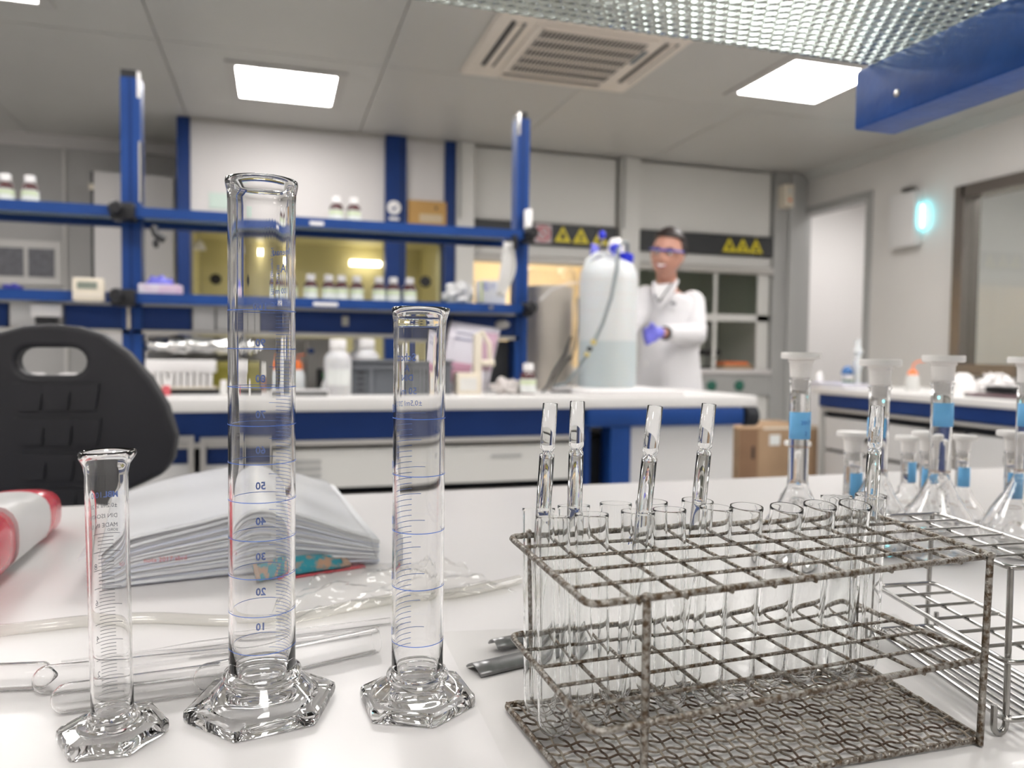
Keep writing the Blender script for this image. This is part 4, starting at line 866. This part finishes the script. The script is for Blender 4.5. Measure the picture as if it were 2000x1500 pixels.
def m50(t, R):
    a = MB()
    for i in range(5):
        z = 1.0358-.0261*i-BZ0; arc_strip(a, R, 175*D, 365*D, z, .00038, 50); arc_strip(a, R, 176*D, 155*D, z, .0003, 6)
        text_wrap(a, str(50-10*i), .0052, R, 172*D, z+.0025, .02)
        for k in range(0, 10):
            zz = z+.0012-.00261*k
            if i == 4 and k > 3: break
            arc_strip(a, R, {0: 64, 5: 74}.get(k, 97)*D, 158*D, zz, .0003, 10)
    a.build('scale_marking', PRINTD if False else PRINT, t, smooth=False)
    b = MB(); text_wrap(b, 'Schott', .0052, R, 120*D, 1.062-BZ0, .02); text_wrap(b, 'A', .0045, R, 112*D, 1.057-BZ0, .02); text_wrap(b, 'DIN', .0042, R, 112*D, 1.0525-BZ0, .02); text_wrap(b, '50 ml', .0046, R, 110*D, 1.046-BZ0, .01); text_wrap(b, '±0,5ml 20°C', .0036, R, 116*D, 1.0405-BZ0); b.build('printed_lettering', PRINT, t, smooth=False)
def m10(t, R):
    a = MB()
    for i in range(0, 46):
        ml = 10-.2*i; z = .9868-.00778*.2*i-BZ0; k = i % 5
        arc_strip(a, R, (62 if k == 0 else 85)*D, (150 if k == 0 else 132)*D, z, .00024, 8)
        if k == 0 and int(round(ml)) in (8, 6, 4, 2): text_wrap(a, str(int(round(ml))), .0036, R, 142*D, z+.0006, .0)
    text_wrap(a, '±0.2ml in 20°C', .0026, R, 70*D, .9980-BZ0, 0, 'LEFT'); text_wrap(a, 'DIN ISO4788', .0026, R, 70*D, .9935-BZ0, 0, 'LEFT'); text_wrap(a, 'MADE IN U.K.', .0026, R, 70*D, .9895-BZ0, 0, 'LEFT'); text_wrap(a, 'BORO', .0017, R, 70*D, .9866+.0002-BZ0+.0008, 0, 'LEFT')
    a.build('scale_marking', PRINTD, t, smooth=False)
    b = MB(); text_wrap(b, 'MBL', .0036, R, 66*D, 1.0025-BZ0, .03, 'LEFT'); text_wrap(b, '10.0', .0036, R, 112*D, 1.0025-BZ0, 0, 'LEFT'); b.build('printed_lettering', PRINT, t, smooth=False)
c100 = cylinder('tallest glass measuring cylinder with a blue scale up to 100', -.006, .371, 1.1430, .0148, .0016, .0345, .0245, .0185, radians(58), radians(12), m100)
c50 = cylinder('medium glass measuring cylinder with a scale up to 50, beside the wire rack', .064, .357, 1.087, .0121, .0013, .0285, .021, .016, radians(8), radians(35), m50)
c10 = cylinder('smallest slim glass measuring cylinder with a dark scale of 10', -.0665, .359, 1.0234, .0083, .0011, .0225, .0135, .0115, radians(15), radians(-5), m10, fl=4.0)
c10.rotation_euler = (0, radians(-.9), 0)

# ---------------------------------------------------------------- wire rack with woven floor
def L4(q, u, v):      # bilinear point on a tier; q = back-left, front-left, front-right, back-right
    a = Vector(q[0]).lerp(Vector(q[3]), u); b = Vector(q[1]).lerp(Vector(q[2]), u); return b.lerp(a, v)
def rounded(q, rad, n=5):
    P_ = [Vector(p) for p in q]; out = []
    for i, p in enumerate(P_):
        a = (P_[i-1]-p).normalized(); b = (P_[(i+1) % 4]-p).normalized()
        for k in range(n+1):
            t = k/n; out.append((p+a*rad)*(1-t)**2+p*2*t*(1-t)+(p+b*rad)*t*t)
    return out
def zz(px, py, z): q = AZ(px, py, z); return (q.x, q.y, z)
TT = [zz(995, 1048, .981), zz(1150, 1182, .981), zz(1939, 1085, .981), zz(1712, 1008, .983)]
TM = [zz(997, 1240, .937), zz(1158, 1432, .938), zz(1928, 1285, .935), zz(1652, 1172, .932)]
TB = [zz(988, 1374, .903), None, zz(1917, 1440, .903), zz(1697, 1303, .903)]
TB[1] = tuple(Vector(TB[0])+(Vector(zz(1092, 1500, .903))-Vector(TB[0]))*1.42)
rk1 = thing('test_tube_rack', 'rusty wire test tube rack with two grids and a woven wire floor', 'test tube rack', (0, 0, 0))
NC, NR = 10, 5
def tier(par, q, nc, nr, rf, rw, m, nm='grid_frame', rad=.006, wn='wire'):
    MB().tube(rounded(q, rad), rf, 10, True).build(nm, m, par)
    for i in range(1, nc):
        a, b = L4(q, i/nc, -.008), L4(q, i/nc, 1.008); dz = Vector((0, 0, -(rf*.85+rw*.2))); MB().tube([a+dz, L4(q, i/nc, .5)+dz, b+dz], rw, 8).build(wn, m, par)
    for j in range(1, nr):
        a, b = L4(q, 0, j/nr), L4(q, 1, j/nr); dz = Vector((0, 0, -(rf*.85+rw*.2)+rw*1.6)); MB().tube([a+dz, L4(q, .5, j/nr)+dz, b+dz], rw, 8).build(wn, m, par)
tier(rk1, TT, NC, NR, .00138, .00082, RUST); tier(rk1, TM, NC, NR, .00138, .00082, RUST)
legs = [((1232, 1172), (1218, 1512)), ((1925, 1088), (1903, 1432)), ((1030, 1046), (1024, 1368)), ((1690, 1005), (1678, 1303))]
tl = [L4(TT, .112, .0), L4(TT, .982, 0), L4(TT, .045, 1), L4(TT, .955, 1)]
bl = [L4(TB, .115, -.01), L4(TB, .985, 0), L4(TB, .06, 1), L4(TB, .955, 1)]
for k, (a, b) in enumerate(zip(tl, bl)):
    off = Vector((0, -.0016 if k < 2 else .0016, 0)); a = a+off; b = b+off; b.z = .9008
    mid = a.lerp(b, .5); MB().tube([a+Vector((0, 0, .001)), mid, b], .0015, 10).ball(a+Vector((0, 0, .001)), .0022, .0022, .0016, 10, 6).build('leg', RUST, rk1)
# woven floor
NX, NY = 34, 12
for i in range(NX+1):
    u = i/NX; pts = []
    for k in range(NY*4+1):
        v = k/(NY*4); p = L4(TB, u+.004*sin(i*2.3+v*9), v); p.z = .9028+.0006*cos(pi*(v*NY+i)); pts.append(p)
    MB().tube(pts, .00050, 6).build('woven_wire', RUSTM, rk1)
for j in range(NY+1):
    v = j/NY; pts = []
    for k in range(NX*4+1):
        u = k/(NX*4); p = L4(TB, u, v+.005*sin(j*1.7+u*17)); p.z = .9028-.0006*cos(pi*(u*NX+j)); pts.append(p)
    MB().tube(pts, .00050, 6).build('woven_wire', RUSTM, rk1)
MB().tube(rounded([tuple(Vector(p)+Vector((0, 0, -.0007))) for p in TB], .003), .0014, 8, True).build('floor_frame', RUST, rk1)

# ---------------------------------------------------------------- test tubes
TR = .0074
tube_list = [(9, 4)]
rows = {4: [(0, 1055, 983), (1, 1122, 981), (2, 1194, 974), (3, 1254, 968), (4, 1348, 968), (8, 1636, 950), (9, 1695, 964)],
        3: [(0, 1095, 1001), (1, 1157, 999), (2, 1248, 994), (3, 1308, 990), (4, 1392, 984), (5, 1446, 981), (6, 1510, 982), (7, 1587, 976), (8, 1646, 971)]}
def tube_mesh(H, R=TR, w_=.0008, n=32):
    pr = []
    for k in range(7): a = pi/2*k/6; pr.append((max(.0003, R*sin(a)), R-R*cos(a)))
    pr += [(R, H*.3), (R, H*.6), (R, H-.002), (R*1.035, H-.0008), (R*1.02, H), (R-w_*.6, H), (R-w_, H-.0012), (R-w_, H*.6), (R-w_, H*.3)]
    r = R-w_
    for k in range(6, -1, -1): a = pi/2*k/6; pr.append((max(.0003, r*sin(a)), R-r*cos(a)))
    return MB().lathe(pr, n, cap=True)
ttm = tube_mesh(.092).build('test_tube', GLASST, None, ang=60)
first = True; order = ['first', 'second', 'third', 'fourth', 'fifth', 'sixth', 'seventh', 'eighth', 'ninth', 'tenth']
axes = {}
for rw_, lst in rows.items():
    for n_, (c_, px, py) in enumerate(lst):
        u, v = (c_+.5)/NC, (rw_+.5)/NR
        ctp = L4(TT, u, v); cm = min((L4(TM, (i_+.5)/NC, (j_+.5)/NR) for i_ in range(NC) for j_ in range(NR)), key=lambda q_: hypot(q_.x-ctp.x, q_.y-ctp.y-.004)); rim = Vector(zz(px, py, .9975))
        # axis through clamped points of both grids
        top = ctp.copy(); dxy = (rim-ctp); dxy.z = 0
        lim = .0018
        dx = max(-lim, min(lim, dxy.x)); dy = max(-lim, min(lim, dxy.y)); top.x += dx; top.y += dy
        cm2 = cm.copy(); cm2.x += max(-.0012, min(.0012, dx*.5)); cm2.y += max(-.001, min(.001, -dy*.5))
        d_ = (top-cm2).normalized(); bot = cm2+d_*((.9045-cm2.z)/d_.z)
        # keep the base over the woven floor
        o = ttm if first else ttm.copy()
        if not first: COL.objects.link(o)
        first = False
        o.matrix_world = Matrix.Translation(bot) @ RotTo(d_)
        axes[(rw_, c_)] = (bot, d_); print('TUBE', rw_, c_, (px, py), [round(k) for k in PR(bot+d_*.092)[:2]], [round(k,4) for k in d_], [round(k) for k in PR(bot)[:2]], round(cm.x-ctp.x,4), round(cm.y-ctp.y,4))
        tag(o, 'empty glass test tube, '+order[n_]+' along the '+('back' if rw_ == 4 else 'second')+' row of the rusty rack', 'test tube', 'test tubes in the rusty rack')
# pencil mark on one tube
bot, d_ = axes[(4, 2)]; m = MB(); text_wrap(m, '^', .009, TR+.0002, radians(-60), .071); mk = m.build('tube_number', INK, None, smooth=False)
tg = [o for o in COL.objects if o.name.startswith('test_tube') and o.type == 'MESH' and abs((o.matrix_world.translation-bot).length) < 1e-5][0]; mk.parent = tg
# glass pipettes standing in tubes
def pip_mesh(Ltot):
    R = .0035; H = Ltot; c = H-.0245; w_ = .0007
    outp = [(.0008, 0), (.0009, .03), (.0012, .045), (.0028, .058), (R, .066), (R, c-.003), (R*.99, c-.0016), (R*.82, c-.0006), (R*.82, c+.0004), (R, c+.0014), (R, c+.004), (R, H-.0004), (R-.0003, H)]
    inp = [(R-w_, H), (R-w_, c+.004), (R-w_, c+.002), (R*.45, c+.0006), (R*.45, c-.0008), (R-w_, c-.0022), (R-w_, .066), (.0020, .058), (.0007, .045), (.0005, .03), (.0004, 0)]
    return MB().lathe(outp+inp, 24, closed=True, cap=False)
pm = pip_mesh(.146).build('pasteur_pipette', GLASST, None, ang=60)
first = True
for (rw_, c_, px, py, l) in ((4, 0, 1075, 787, 'first'), (4, 1, 1128, 783, 'second'), (3, 2, 1286, 793, 'third'), (4, 4, 1385, 788, 'fourth'), (4, 9, 1714, 792, 'last')):
    bot, d_ = axes[(rw_, c_)]
    mouth = bot+d_*.092; tp = AY(px, py, mouth.y+.002); dn = (tp-mouth).normalized()
    b0 = mouth-dn*((mouth.z-.9115)/dn.z); ax_ = bot+d_*((b0.z-bot.z)/d_.z); off = Vector((b0.x-ax_.x, b0.y-ax_.y, 0)); mx = TR-.0022
    if off.length > mx: b0 = b0-off*(1-mx/off.length); dn = (tp-b0).normalized()
    # keep the shaft inside the mouth
    at = b0+dn*((mouth.z-b0.z)/dn.z); off = Vector((at.x-mouth.x, at.y-mouth.y, 0)); mx = TR-.0008-.0037
    if off.length > mx: at = at-off*(1-mx/off.length); dn = (at-b0).normalized()
    LP_ = (tp-b0).length
    o = pm if first else pm.copy()
    if not first: COL.objects.link(o)
    first = False
    o.matrix_world = Matrix.Translation(b0) @ RotTo(dn) @ Matrix.Diagonal((1, 1, LP_/.146, 1))
    tag(o, 'glass pipette with a pinched waist, '+l+' of five standing in the tubes', 'pipette', 'glass pipettes standing in the tubes')

# ---------------------------------------------------------------- second rack, bright steel
R2T = [zz(1722, 1008, .972), zz(1974, 1110, .972), None, zz(1832, 1003, .972)]; R2T[2] = tuple(Vector(R2T[1])+Vector(R2T[3])-Vector(R2T[0])+Vector((.006, 0, 0)))
def down(q, z, dx=0): return [(p[0]+dx, p[1], z) for p in q]
R2M = [zz(1712, 1145, .934), None, None, zz(1822, 1138, .934)]; R2M[1] = tuple(Vector(R2M[0])+(Vector(R2T[1])-Vector(R2T[0]))); R2M[2] = tuple(Vector(R2M[3])+(Vector(R2T[2])-Vector(R2T[3])))
R2B = [(p[0]+.001, p[1]+.001, .908) for p in R2M]
rk2 = thing('test_tube_rack', 'shiny steel wire rack with hooked feet standing behind the rusty rack', 'test tube rack', (0, 0, 0))
for q in (R2T, R2M): tier(rk2, q, 2, 6, .00125, .0009, STEEL)
MB().tube(rounded(R2B, .005), .00125, 8, True).build('grid_frame', STEEL, rk2)
for i in range(1, 8): a, b = L4(R2B, i/8, 0), L4(R2B, i/8, 1); MB().tube([a, b], .0009, 8).build('wire', STEEL, rk2)
for (u, v, s) in ((.02, 1, 1), (.9, 1, 1), (0.0, .0, -1), (.95, 0, -1)):
    a = L4(R2T, u, v); m_ = L4(R2M, u, v); b = Vector((a.x*.3+m_.x*.7, a.y*.3+m_.y*.7, .9055)); ex = (Vector(R2T[0])-Vector(R2T[1])).normalized()*.008*(-1 if v == 1 else 1)
    ex = Vector((-.007, .0, 0)) if u < .5 else Vector((.007, 0, 0))
    pts = [a, (a+b)/2, b]
    for k in range(1, 7): an = pi*k/6; pts.append(b+ex*(1-cos(an))/2+Vector((0, 0, -.004*sin(an))))
    pts.append(b+ex+Vector((0, 0, .009))); MB().tube(pts, .0014, 10).build('leg', STEEL, rk2)

# ---------------------------------------------------------------- steel tongs by the rack
tg_ = thing('steel_tongs', 'worn steel tongs lying beside the rusty rack', 'tongs', (0, 0, 0))
def strip(p0, p1, w_, nm):
    a, b = Vector(p0), Vector(p1); d_ = (b-a).normalized(); s = Vector((-d_.y, d_.x, 0))
    def f(u, v): x = (v-.5)*2; q = a.lerp(b, u)+s*x*w_*(1-.1*u); q.z += .0035*(1-x*x)+.0008; return tuple(q)
    solid(MB().grid(f, 8, 8).build(nm, mat('worn_steel', (.30, .30, .30), .35, .9, var=.25, scale=90), tg_), .0009)
a = AZ(925, 1315, BZ0); b = AZ(1060, 1282, BZ0); b.y = a.y+.02; b.x = a.x+.075
strip((a.x, a.y, BZ0), (b.x, b.y, BZ0+.0), .0080, 'arm'); a = AZ(965, 1275, BZ0); strip((a.x, a.y+.002, BZ0+.002), (a.x+.06, a.y+.018, BZ0+.002), .0055, 'arm')

# ---------------------------------------------------------------- volumetric flasks
def flask(px_b, py_b, py_t, neck_px, cap_px, body_px, label, grp, tape=None, tape_side=0, ring=None, tall=True, z_ring=None, pear=False, px_t=None):
    base = AZ(px_b, py_b, BZ0); Z = PR(base)[2]; k = Z/F
    top = AY(px_t or px_b, py_t, base.y).z-BZ0; rn = neck_px*k/2; rc = cap_px*k/2; rb_ = body_px*k/2
    cx = AY(px_t or px_b, py_t, base.y).x
    t = thing('volumetric_flask', label, 'flask', (cx, base.y, BZ0), 0, grp)
    sh_ = rc*1.75 if not tall else rc*1.9            # stopper height
    nt = top-sh_*.72                     # neck top
    bh = min(nt*.48, rb_*2.1)
    w_ = .001
    prof = [(rb_*.62, .0), (rb_*.72, .0015), (rb_*.93, bh*.14), (rb_, bh*.26), (rb_*.95, bh*.38), (rb_*.74, bh*.58), (rb_*.48, bh*.78), (rn*1.35, bh*.92), (rn*1.04, bh), (rn, bh*1.08), (rn, nt*.8), (rn, nt-.003), (rn*1.12, nt-.002), (rn*1.14, nt-.0005), (rn*.9, nt)]
    ip = [(rn-w_, nt-.002), (rn-w_, nt*.8), (rn-w_, bh*1.08), (rn*1.3-w_, bh*.915), (rb_*.48-w_, bh*.775), (rb_*.74-w_, bh*.575), (rb_*.95-w_, bh*.375), (rb_-w_, bh*.26), (rb_*.93-w_, bh*.15), (rb_*.70, .0030), (.0005, .0045)]
    MB().lathe([(.0005, .0028), (rb_*.5, .001)]+prof+ip, 40, cap=True).build('glass_body', GLASS, t, ang=50)
    # stopper: disc, step, tapered plug
    s0 = top-sh_
    MB().lathe([(rn*.74, s0), (rn*.80, s0+sh_*.3), (rn*1.02, s0+sh_*.30+.0004), (rn*1.12, s0+sh_*.72), (rn*1.24, s0+sh_*.74), (rn*1.24, s0+sh_*.80), (rn*1.02, s0+sh_*.84), (rn*1.02, top-sh_*.19), (rc*.93, top-sh_*.185), (rc, top-sh_*.16), (rc, top-sh_*.03), (rc*.96, top), (rc*.7, top-.0002), (.0005, top-.0003)], 36).build('stopper', PEW, t, ang=40)
    if ring: m = MB(); arc_strip(m, rn+.0002, 0, 2*pi, ring*nt, .0005, 30); m.build('ring_marking', mat('ring_brown', (.30, .14, .05), .5), t)
    if tape:
        z0, z1, ph, wd = tape; r_ = rn+.0006; m = MB(); arc_strip(m, r_, radians(ph-wd), radians(ph+wd), (z0+z1)/2*top, (z1-z0)*top, 12); tp_ = solid(m.build('paper_tag', TAPE, t), .0003)
        if tape_side:
            q = MB(); text_wrap(q, '2017', .0042, r_+.0005, radians(ph+8), (z0*.45+z1*.55)*top); text_wrap(q, '2', .0042, r_+.0005, radians(ph+8), (z0*.85+z1*.15)*top); q.build('handwriting', INK, tp_, smooth=False)
    if pear:
        m = MB(); 
        for i in range(3): arc_strip(m, rb_*1.004, radians(-140+35*i*2), radians(-110+35*i*2), bh*.26+.002*i, .0005, 6)
        m.build('amber_marking', mat('amber_print', (.45, .2, .05), .5), t)
    return t
G1 = 'stoppered volumetric flasks behind the racks'
flask(1562, 1105, 688, 38, 74, 150, 'tall stoppered flask with handwritten blue tag, behind the rusty rack', G1, (.60, .725, -100, 88), 1, .64, px_t=1565)
flask(1716, 1078, 702, 37, 75, 140, 'tall stoppered flask directly behind the last standing pipette', G1, (.60, .70, -150, 60), 0, .5, px_t=1720)
flask(1843, 1090, 694, 38, 75, 150, 'tall stoppered flask with a plain blue tag behind the steel rack', G1, (.655, .77, -105, 75), 0, .5)
flask(2012, 1085, 697, 38, 75, 150, 'tall stoppered flask cut off by the picture edge', G1, (.655, .77, -120, 75), 0, .5)
flask(1668, 1050, 843, 33, 63, 100, 'short stoppered flask between two tall flasks, tag low on its neck', G1, (.38, .62, -85, 60), 0, .35, False)
flask(1815, 1040, 843, 30, 62, 105, 'short stoppered flask standing just before the plain-tagged tall flask', G1, (.42, .64, -90, 85), 0, .40, False)
flask(1982, 1062, 842, 30, 62, 88, 'pear-shaped short flask with amber markings near the picture edge', G1, (.42, .64, -90, 80), 0, .40, False, pear=True)
flask(1776, 1004, 852, 26, 51, 70, 'small stoppered flask farther back, left of the short tagged flask', G1, (.42, .68, -75, 60), 0, .2, False)
flask(1882, 1020, 850, 24, 48, 82, 'small stoppered flask farther back with an amber print', G1, (.42, .64, -110, 60), 0, .3, False, pear=True)
flask(1558, 985, 862, 20, 50, 60, 'tiny stoppered flask seen through the neck of the first tall flask', G1, (.3, .5, -70, 60), 0, .3, False)
flask(1846, 985, 892, 14, 26, 34, 'tiny flask with thin white stopper behind the tagged tall flask', G1, None, 0, .3, False)

# ---------------------------------------------------------------- papers, tools, lying glass
pk = thing('paper_stack', 'thick curved stack of papers in a clear sleeve on the front bench', 'paper stack', (0, 0, BZ0))
PA = AZ(172, 1150, BZ0+.002); PB = AZ(742, 1102, BZ0+.002)
ux = (PB-PA); ux.z = 0; LW = ux.length; ux.normalize(); uy = Vector((-ux.y, ux.x, 0)); LD = .27
def top_h(u): return .0125+.033*exp(-((u-.56)/.34)**2)*1.0+.010*exp(-((u-.15)/.2)**2)
NP = 44
def sheet(k):
    def f(u, v):
        t = (k+.5)/NP; h = .001+t*(top_h(u))*(1-.12*v); ins = .0012*sin(k*2.1)+.001*sin(k*5.3+u*3); q = PA+ux*(u*LW+(.0012*sin(k*1.7)))+uy*(ins+v*LD+.008*sin(u*2.2)); q.z = h; return (q.x, q.y, q.z)
    return f
for k in range(NP):
    o = solid(MB().grid(sheet(k), 24, 3).build('paper_leaf', PAPER if (k*7) % 5 else PAPERB, pk), .0006)
def covf(u, v):
    q = PA+ux*(u*LW*1.03-.006)+uy*(-.004+v*(LD+.01)+.008*sin(u*2.2)); q.z = .0035+top_h(min(1, max(0, u)))*(1-.12*v)+.0006*sin(u*11+v*5)+.0004*sin(v*13+u*7); 
    if u > .97: q.z = max(.002, q.z-.03*(u-.97)/.03)
    return (q.x, q.y, q.z)
MB().grid(covf, 60, 30).build('clear_cover', film_mat('cover_film', (.985, .985, .985), .06, .25, .15, 25), pk)
solid(MB().grid(lambda u, v: tuple(Vector(covf(u*.97, v*.985+.006))+Vector((0, 0, -.0012))), 40, 16).build('cover_page', PAPER, pk), .0008)
B('red_print', RED2, pk, 0, .055, -.0005, .0, 0, .0012) if False else None
tx = MB(); M = Matrix.Translation(Vector(PA)+ux*.035+uy*(-.0058)+Vector((0, 0, .0185-PA.z))) @ Matrix(((ux.x, 0, -uy.x, 0), (ux.y, 0, -uy.y, 0), (0, 1, 0, 0), (0, 0, 0, 1)))
text_flat(tx, 'nota 2017 abril', .0045, M, 0, 'LEFT'); tx.build('red_lettering', RED2, pk, smooth=False)
pt = thing('printed_packet', 'flat turquoise patterned packet lying before the paper stack', 'packet', (0, 0, BZ0))
a = AZ(492, 1142, BZ0); b = AZ(686, 1112, BZ0); d_ = (b-a); d_.z = 0; ln = d_.length; d_.normalize(); s_ = Vector((-d_.y, d_.x, 0))
PKM = mat('packet_print', (.03, .30, .38), .35, col2=(.50, .30, .20), scale=120, thr=(.42, .55))
def pf(u, v): q = a+d_*(u*ln)+s_*(v*.02)+Vector((0, 0, .0025+.006*sin(pi*u)*sin(pi*v)+.006*v)); return (q.x, q.y, q.z-BZ0)
solid(MB().grid(pf, 16, 6).build('wrapper', PKM, pt), .002)
for e in (0, 1): 
    o = MB().grid(lambda u, v: pf((.0 if e == 0 else .93)+.07*u, v) if False else tuple(Vector(pf((.0 if e == 0 else .93)+.07*u, v))+Vector((0, -.0006, .0014))), 3, 6); solid(o.build('seal_strip', mat('seal_tan', (.5, .36, .27), .4), pt), .0006)
o = MB().grid(lambda u, v: (lambda q: (q.x, q.y, .0008))(a+d_*(u*ln*.75+.03)+s_*(v*.02)+Vector((.0, -.002, 0))), 4, 3); solid(o.build('red_base', RED2, pt), .001)
# red and grey pipette controller
pc = thing('pipette_controller', 'red and grey pipette controller lying on its side at the bench edge', 'pipette controller', (0, 0, 0))
p0 = AZ(-40, 1150, BZ0); p1 = AZ(112, 1030, BZ0)
ax = Vector((p1.x-p0.x, p1.y-p0.y, 0)); LL = .30; ax = ax.normalized(); sd = Vector((-ax.y, ax.x, 0)); o0 = Vector((p0.x, p0.y, BZ0))+sd*.015-ax*.034
def seg(prof, nm, mt, fl=None):
    vs = []; fs = []; n = 28
    for (t, w_, h) in prof:
        for k in range(n):
            an = 2*pi*k/n; e = 3.0; c, s = cos(an), sin(an); sc = (abs(c)**e+abs(s)**e)**(-1/e)
            q = o0+ax*t+sd*(w_*c*sc)+Vector((0, 0, h+.0+h*s*sc)); vs.append(q)
    for i in range(len(prof)-1):
        for k in range(n): k2 = (k+1) % n; fs.append((i*n+k, i*n+k2, (i+1)*n+k2, (i+1)*n+k))
    fs.append(tuple(range(n))); fs.append(tuple((len(prof)-1)*n+k for k in range(n))); return MB().add(vs, fs).build(nm, mt, pc, ang=50)
a_ = seg([(-.05, .018, .016), (-.03, .027, .024), (0, .031, .027), (.04, .031, .027), (.065, .028, .025), (.078, .024, .022)], 'red_body', RED)
seg([(.072, .0285, .0255), (.078, .0295, .026), (.10, .029, .0255), (.13, .027, .023), (.155, .027, .023), (.162, .026, .022)], 'grey_grip', GRIPG)
seg([(.160, .026, .022), (.170, .0265, .0225), (.200, .0245, .020), (.218, .019, .016), (.226, .010, .011)], 'red_nose', RED)
# hose lying across the bench
hs = thing('clear_hose', 'clear plastic hose lying across the bench behind the cylinders', 'hose', (0, 0, 0))
def path(pts, z): return [Vector((*AZ(x, y, z)[:2], z)) for x, y in pts]
def smooth(P_, n=6):
    out = []
    for i in range(len(P_)-1):
        a, b, c, d_ = P_[max(0, i-1)], P_[i], P_[i+1], P_[min(len(P_)-1, i+2)]
        for k in range(n): t = k/n; out.append(.5*((2*b)+(c-a)*t+(2*a-5*b+4*c-d_)*t*t+(3*b-a-3*c+d_)*t**3))
    out.append(P_[-1]); return out
MB().tube(smooth(path([(-60, 1238), (60, 1225), (180, 1212), (300, 1207), (430, 1212), (560, 1208), (680, 1185), (800, 1165), (880, 1160), (960, 1145), (1015, 1132)], BZ0+.0035)), .0034, 12).build('hose', film_mat('hose_film', (.95, .945, .92), .5, .12, .2, 60), hs)
# glass rods and pipettes lying
def rod(name, label, cat, x0, y0, x1, y1, r, mt=mat('thin_tube_glass', (1, 1, 1), 0, trans=1, ior=1.22), hollow=True, taper=None, grp=None, roundend=False):
    a = AZ(x0, y0, BZ0+r); b = AZ(x1, y1, BZ0+r); L_ = (b-a).length; d_ = (b-a).normalized()
    if roundend: mb = tube_mesh(L_, r, .0005, 28)
    elif taper == 2: mb = MB().lathe([(r, 0), (r, L_*.84), (r*.9, L_*.87), (r*.15, L_), (r*.08, L_), (r*.8, L_*.86), (r*.88, L_*.84), (r*.88, 0)], 24, closed=True, cap=False)
    elif taper: mb = MB().lathe([(r, 0), (r, L_*.62), (r*.3, L_*.75), (r*.22, L_), (r*.10, L_), (r*.15, L_*.75), (r*.8, L_*.62), (r*.8, 0)], 20, closed=True, cap=False)
    else: mb = MB().lathe([(r, 0), (r, L_), (r*.65, L_), (r*.65, 0)], 20, closed=True, cap=False)
    o = mb.build(name, mt, None, ang=50); o.matrix_world = Matrix.Translation(a) @ RotTo(d_); return tag(o, label, cat, grp)
G2 = 'glassware lying on the bench'
rod('lying_test_tube', 'test tube lying with its round end beside the smallest cylinder, farther one', 'test tube', 62, 1330, 455, 1290, .0068, grp=G2, roundend=True)
rod('lying_test_tube', 'test tube lying nearest the front behind the smallest cylinder', 'test tube', 98, 1368, 430, 1322, .0068, grp=G2, roundend=True)
rod('lying_test_tube', 'test tube lying with its round end beside the tallest cylinder foot', 'test tube', 378, 1328, 735, 1250, .0066, grp=G2, roundend=True)
rod('large_pipette', 'wide glass pipette with tapered tip entering at the picture edge', 'pipette', -60, 1325, 112, 1318, .0066, taper=2, grp=G2)
rod('lying_pipette', 'long thin glass pipette lying farthest back, running behind all cylinders', 'pipette', 762, 1212, 120, 1292, .0019, taper=1, grp=G2)
rod('lying_pipette', 'thin glass pipette lying behind the tallest cylinder, second from back', 'pipette', 372, 1278, 700, 1236, .0015, grp=G2)
rod('lying_pipette', 'thin glass pipette lying nearest to the round-ended tubes', 'pipette', 740, 1228, 250, 1300, .0015, taper=1, grp=G2)
# clear plastic sheets on the bench
def sheetp(name, label, corners, amp, seed, mt=FILM, z=.0012):
    q = [AZ(x, y, BZ0) for x, y in corners]
    def f(u, v):
        p = (q[0].lerp(q[1], u)).lerp(q[3].lerp(q[2], u), v); n = noise.noise(Vector((u*5, v*5, seed)))+.5*noise.noise(Vector((u*14, v*11, seed+3)))
        return (p.x, p.y, BZ0+z+amp*max(0, n+.15)*(1 if 0 < u < 1 and 0 < v < 1 else .15))
    o = MB().grid(f, 60, 40).build(name, mt, None, ang=80); return tag(o, label, 'plastic sheet', 'clear plastic on the bench')
sheetp('plastic_film', 'crinkled clear plastic film beside the paper stack', [(500, 1240), (1010, 1160), (870, 1098), (640, 1108)], .007, 2)
sheetp('plastic_film', 'smooth clear plastic sheet lying under the rusty rack', [(1060, 1640), (2100, 1480), (1750, 1200), (860, 1235)], .0006, 5, film_mat('thin_film', (.99, .99, .985), .0, .1, .1), .0004)
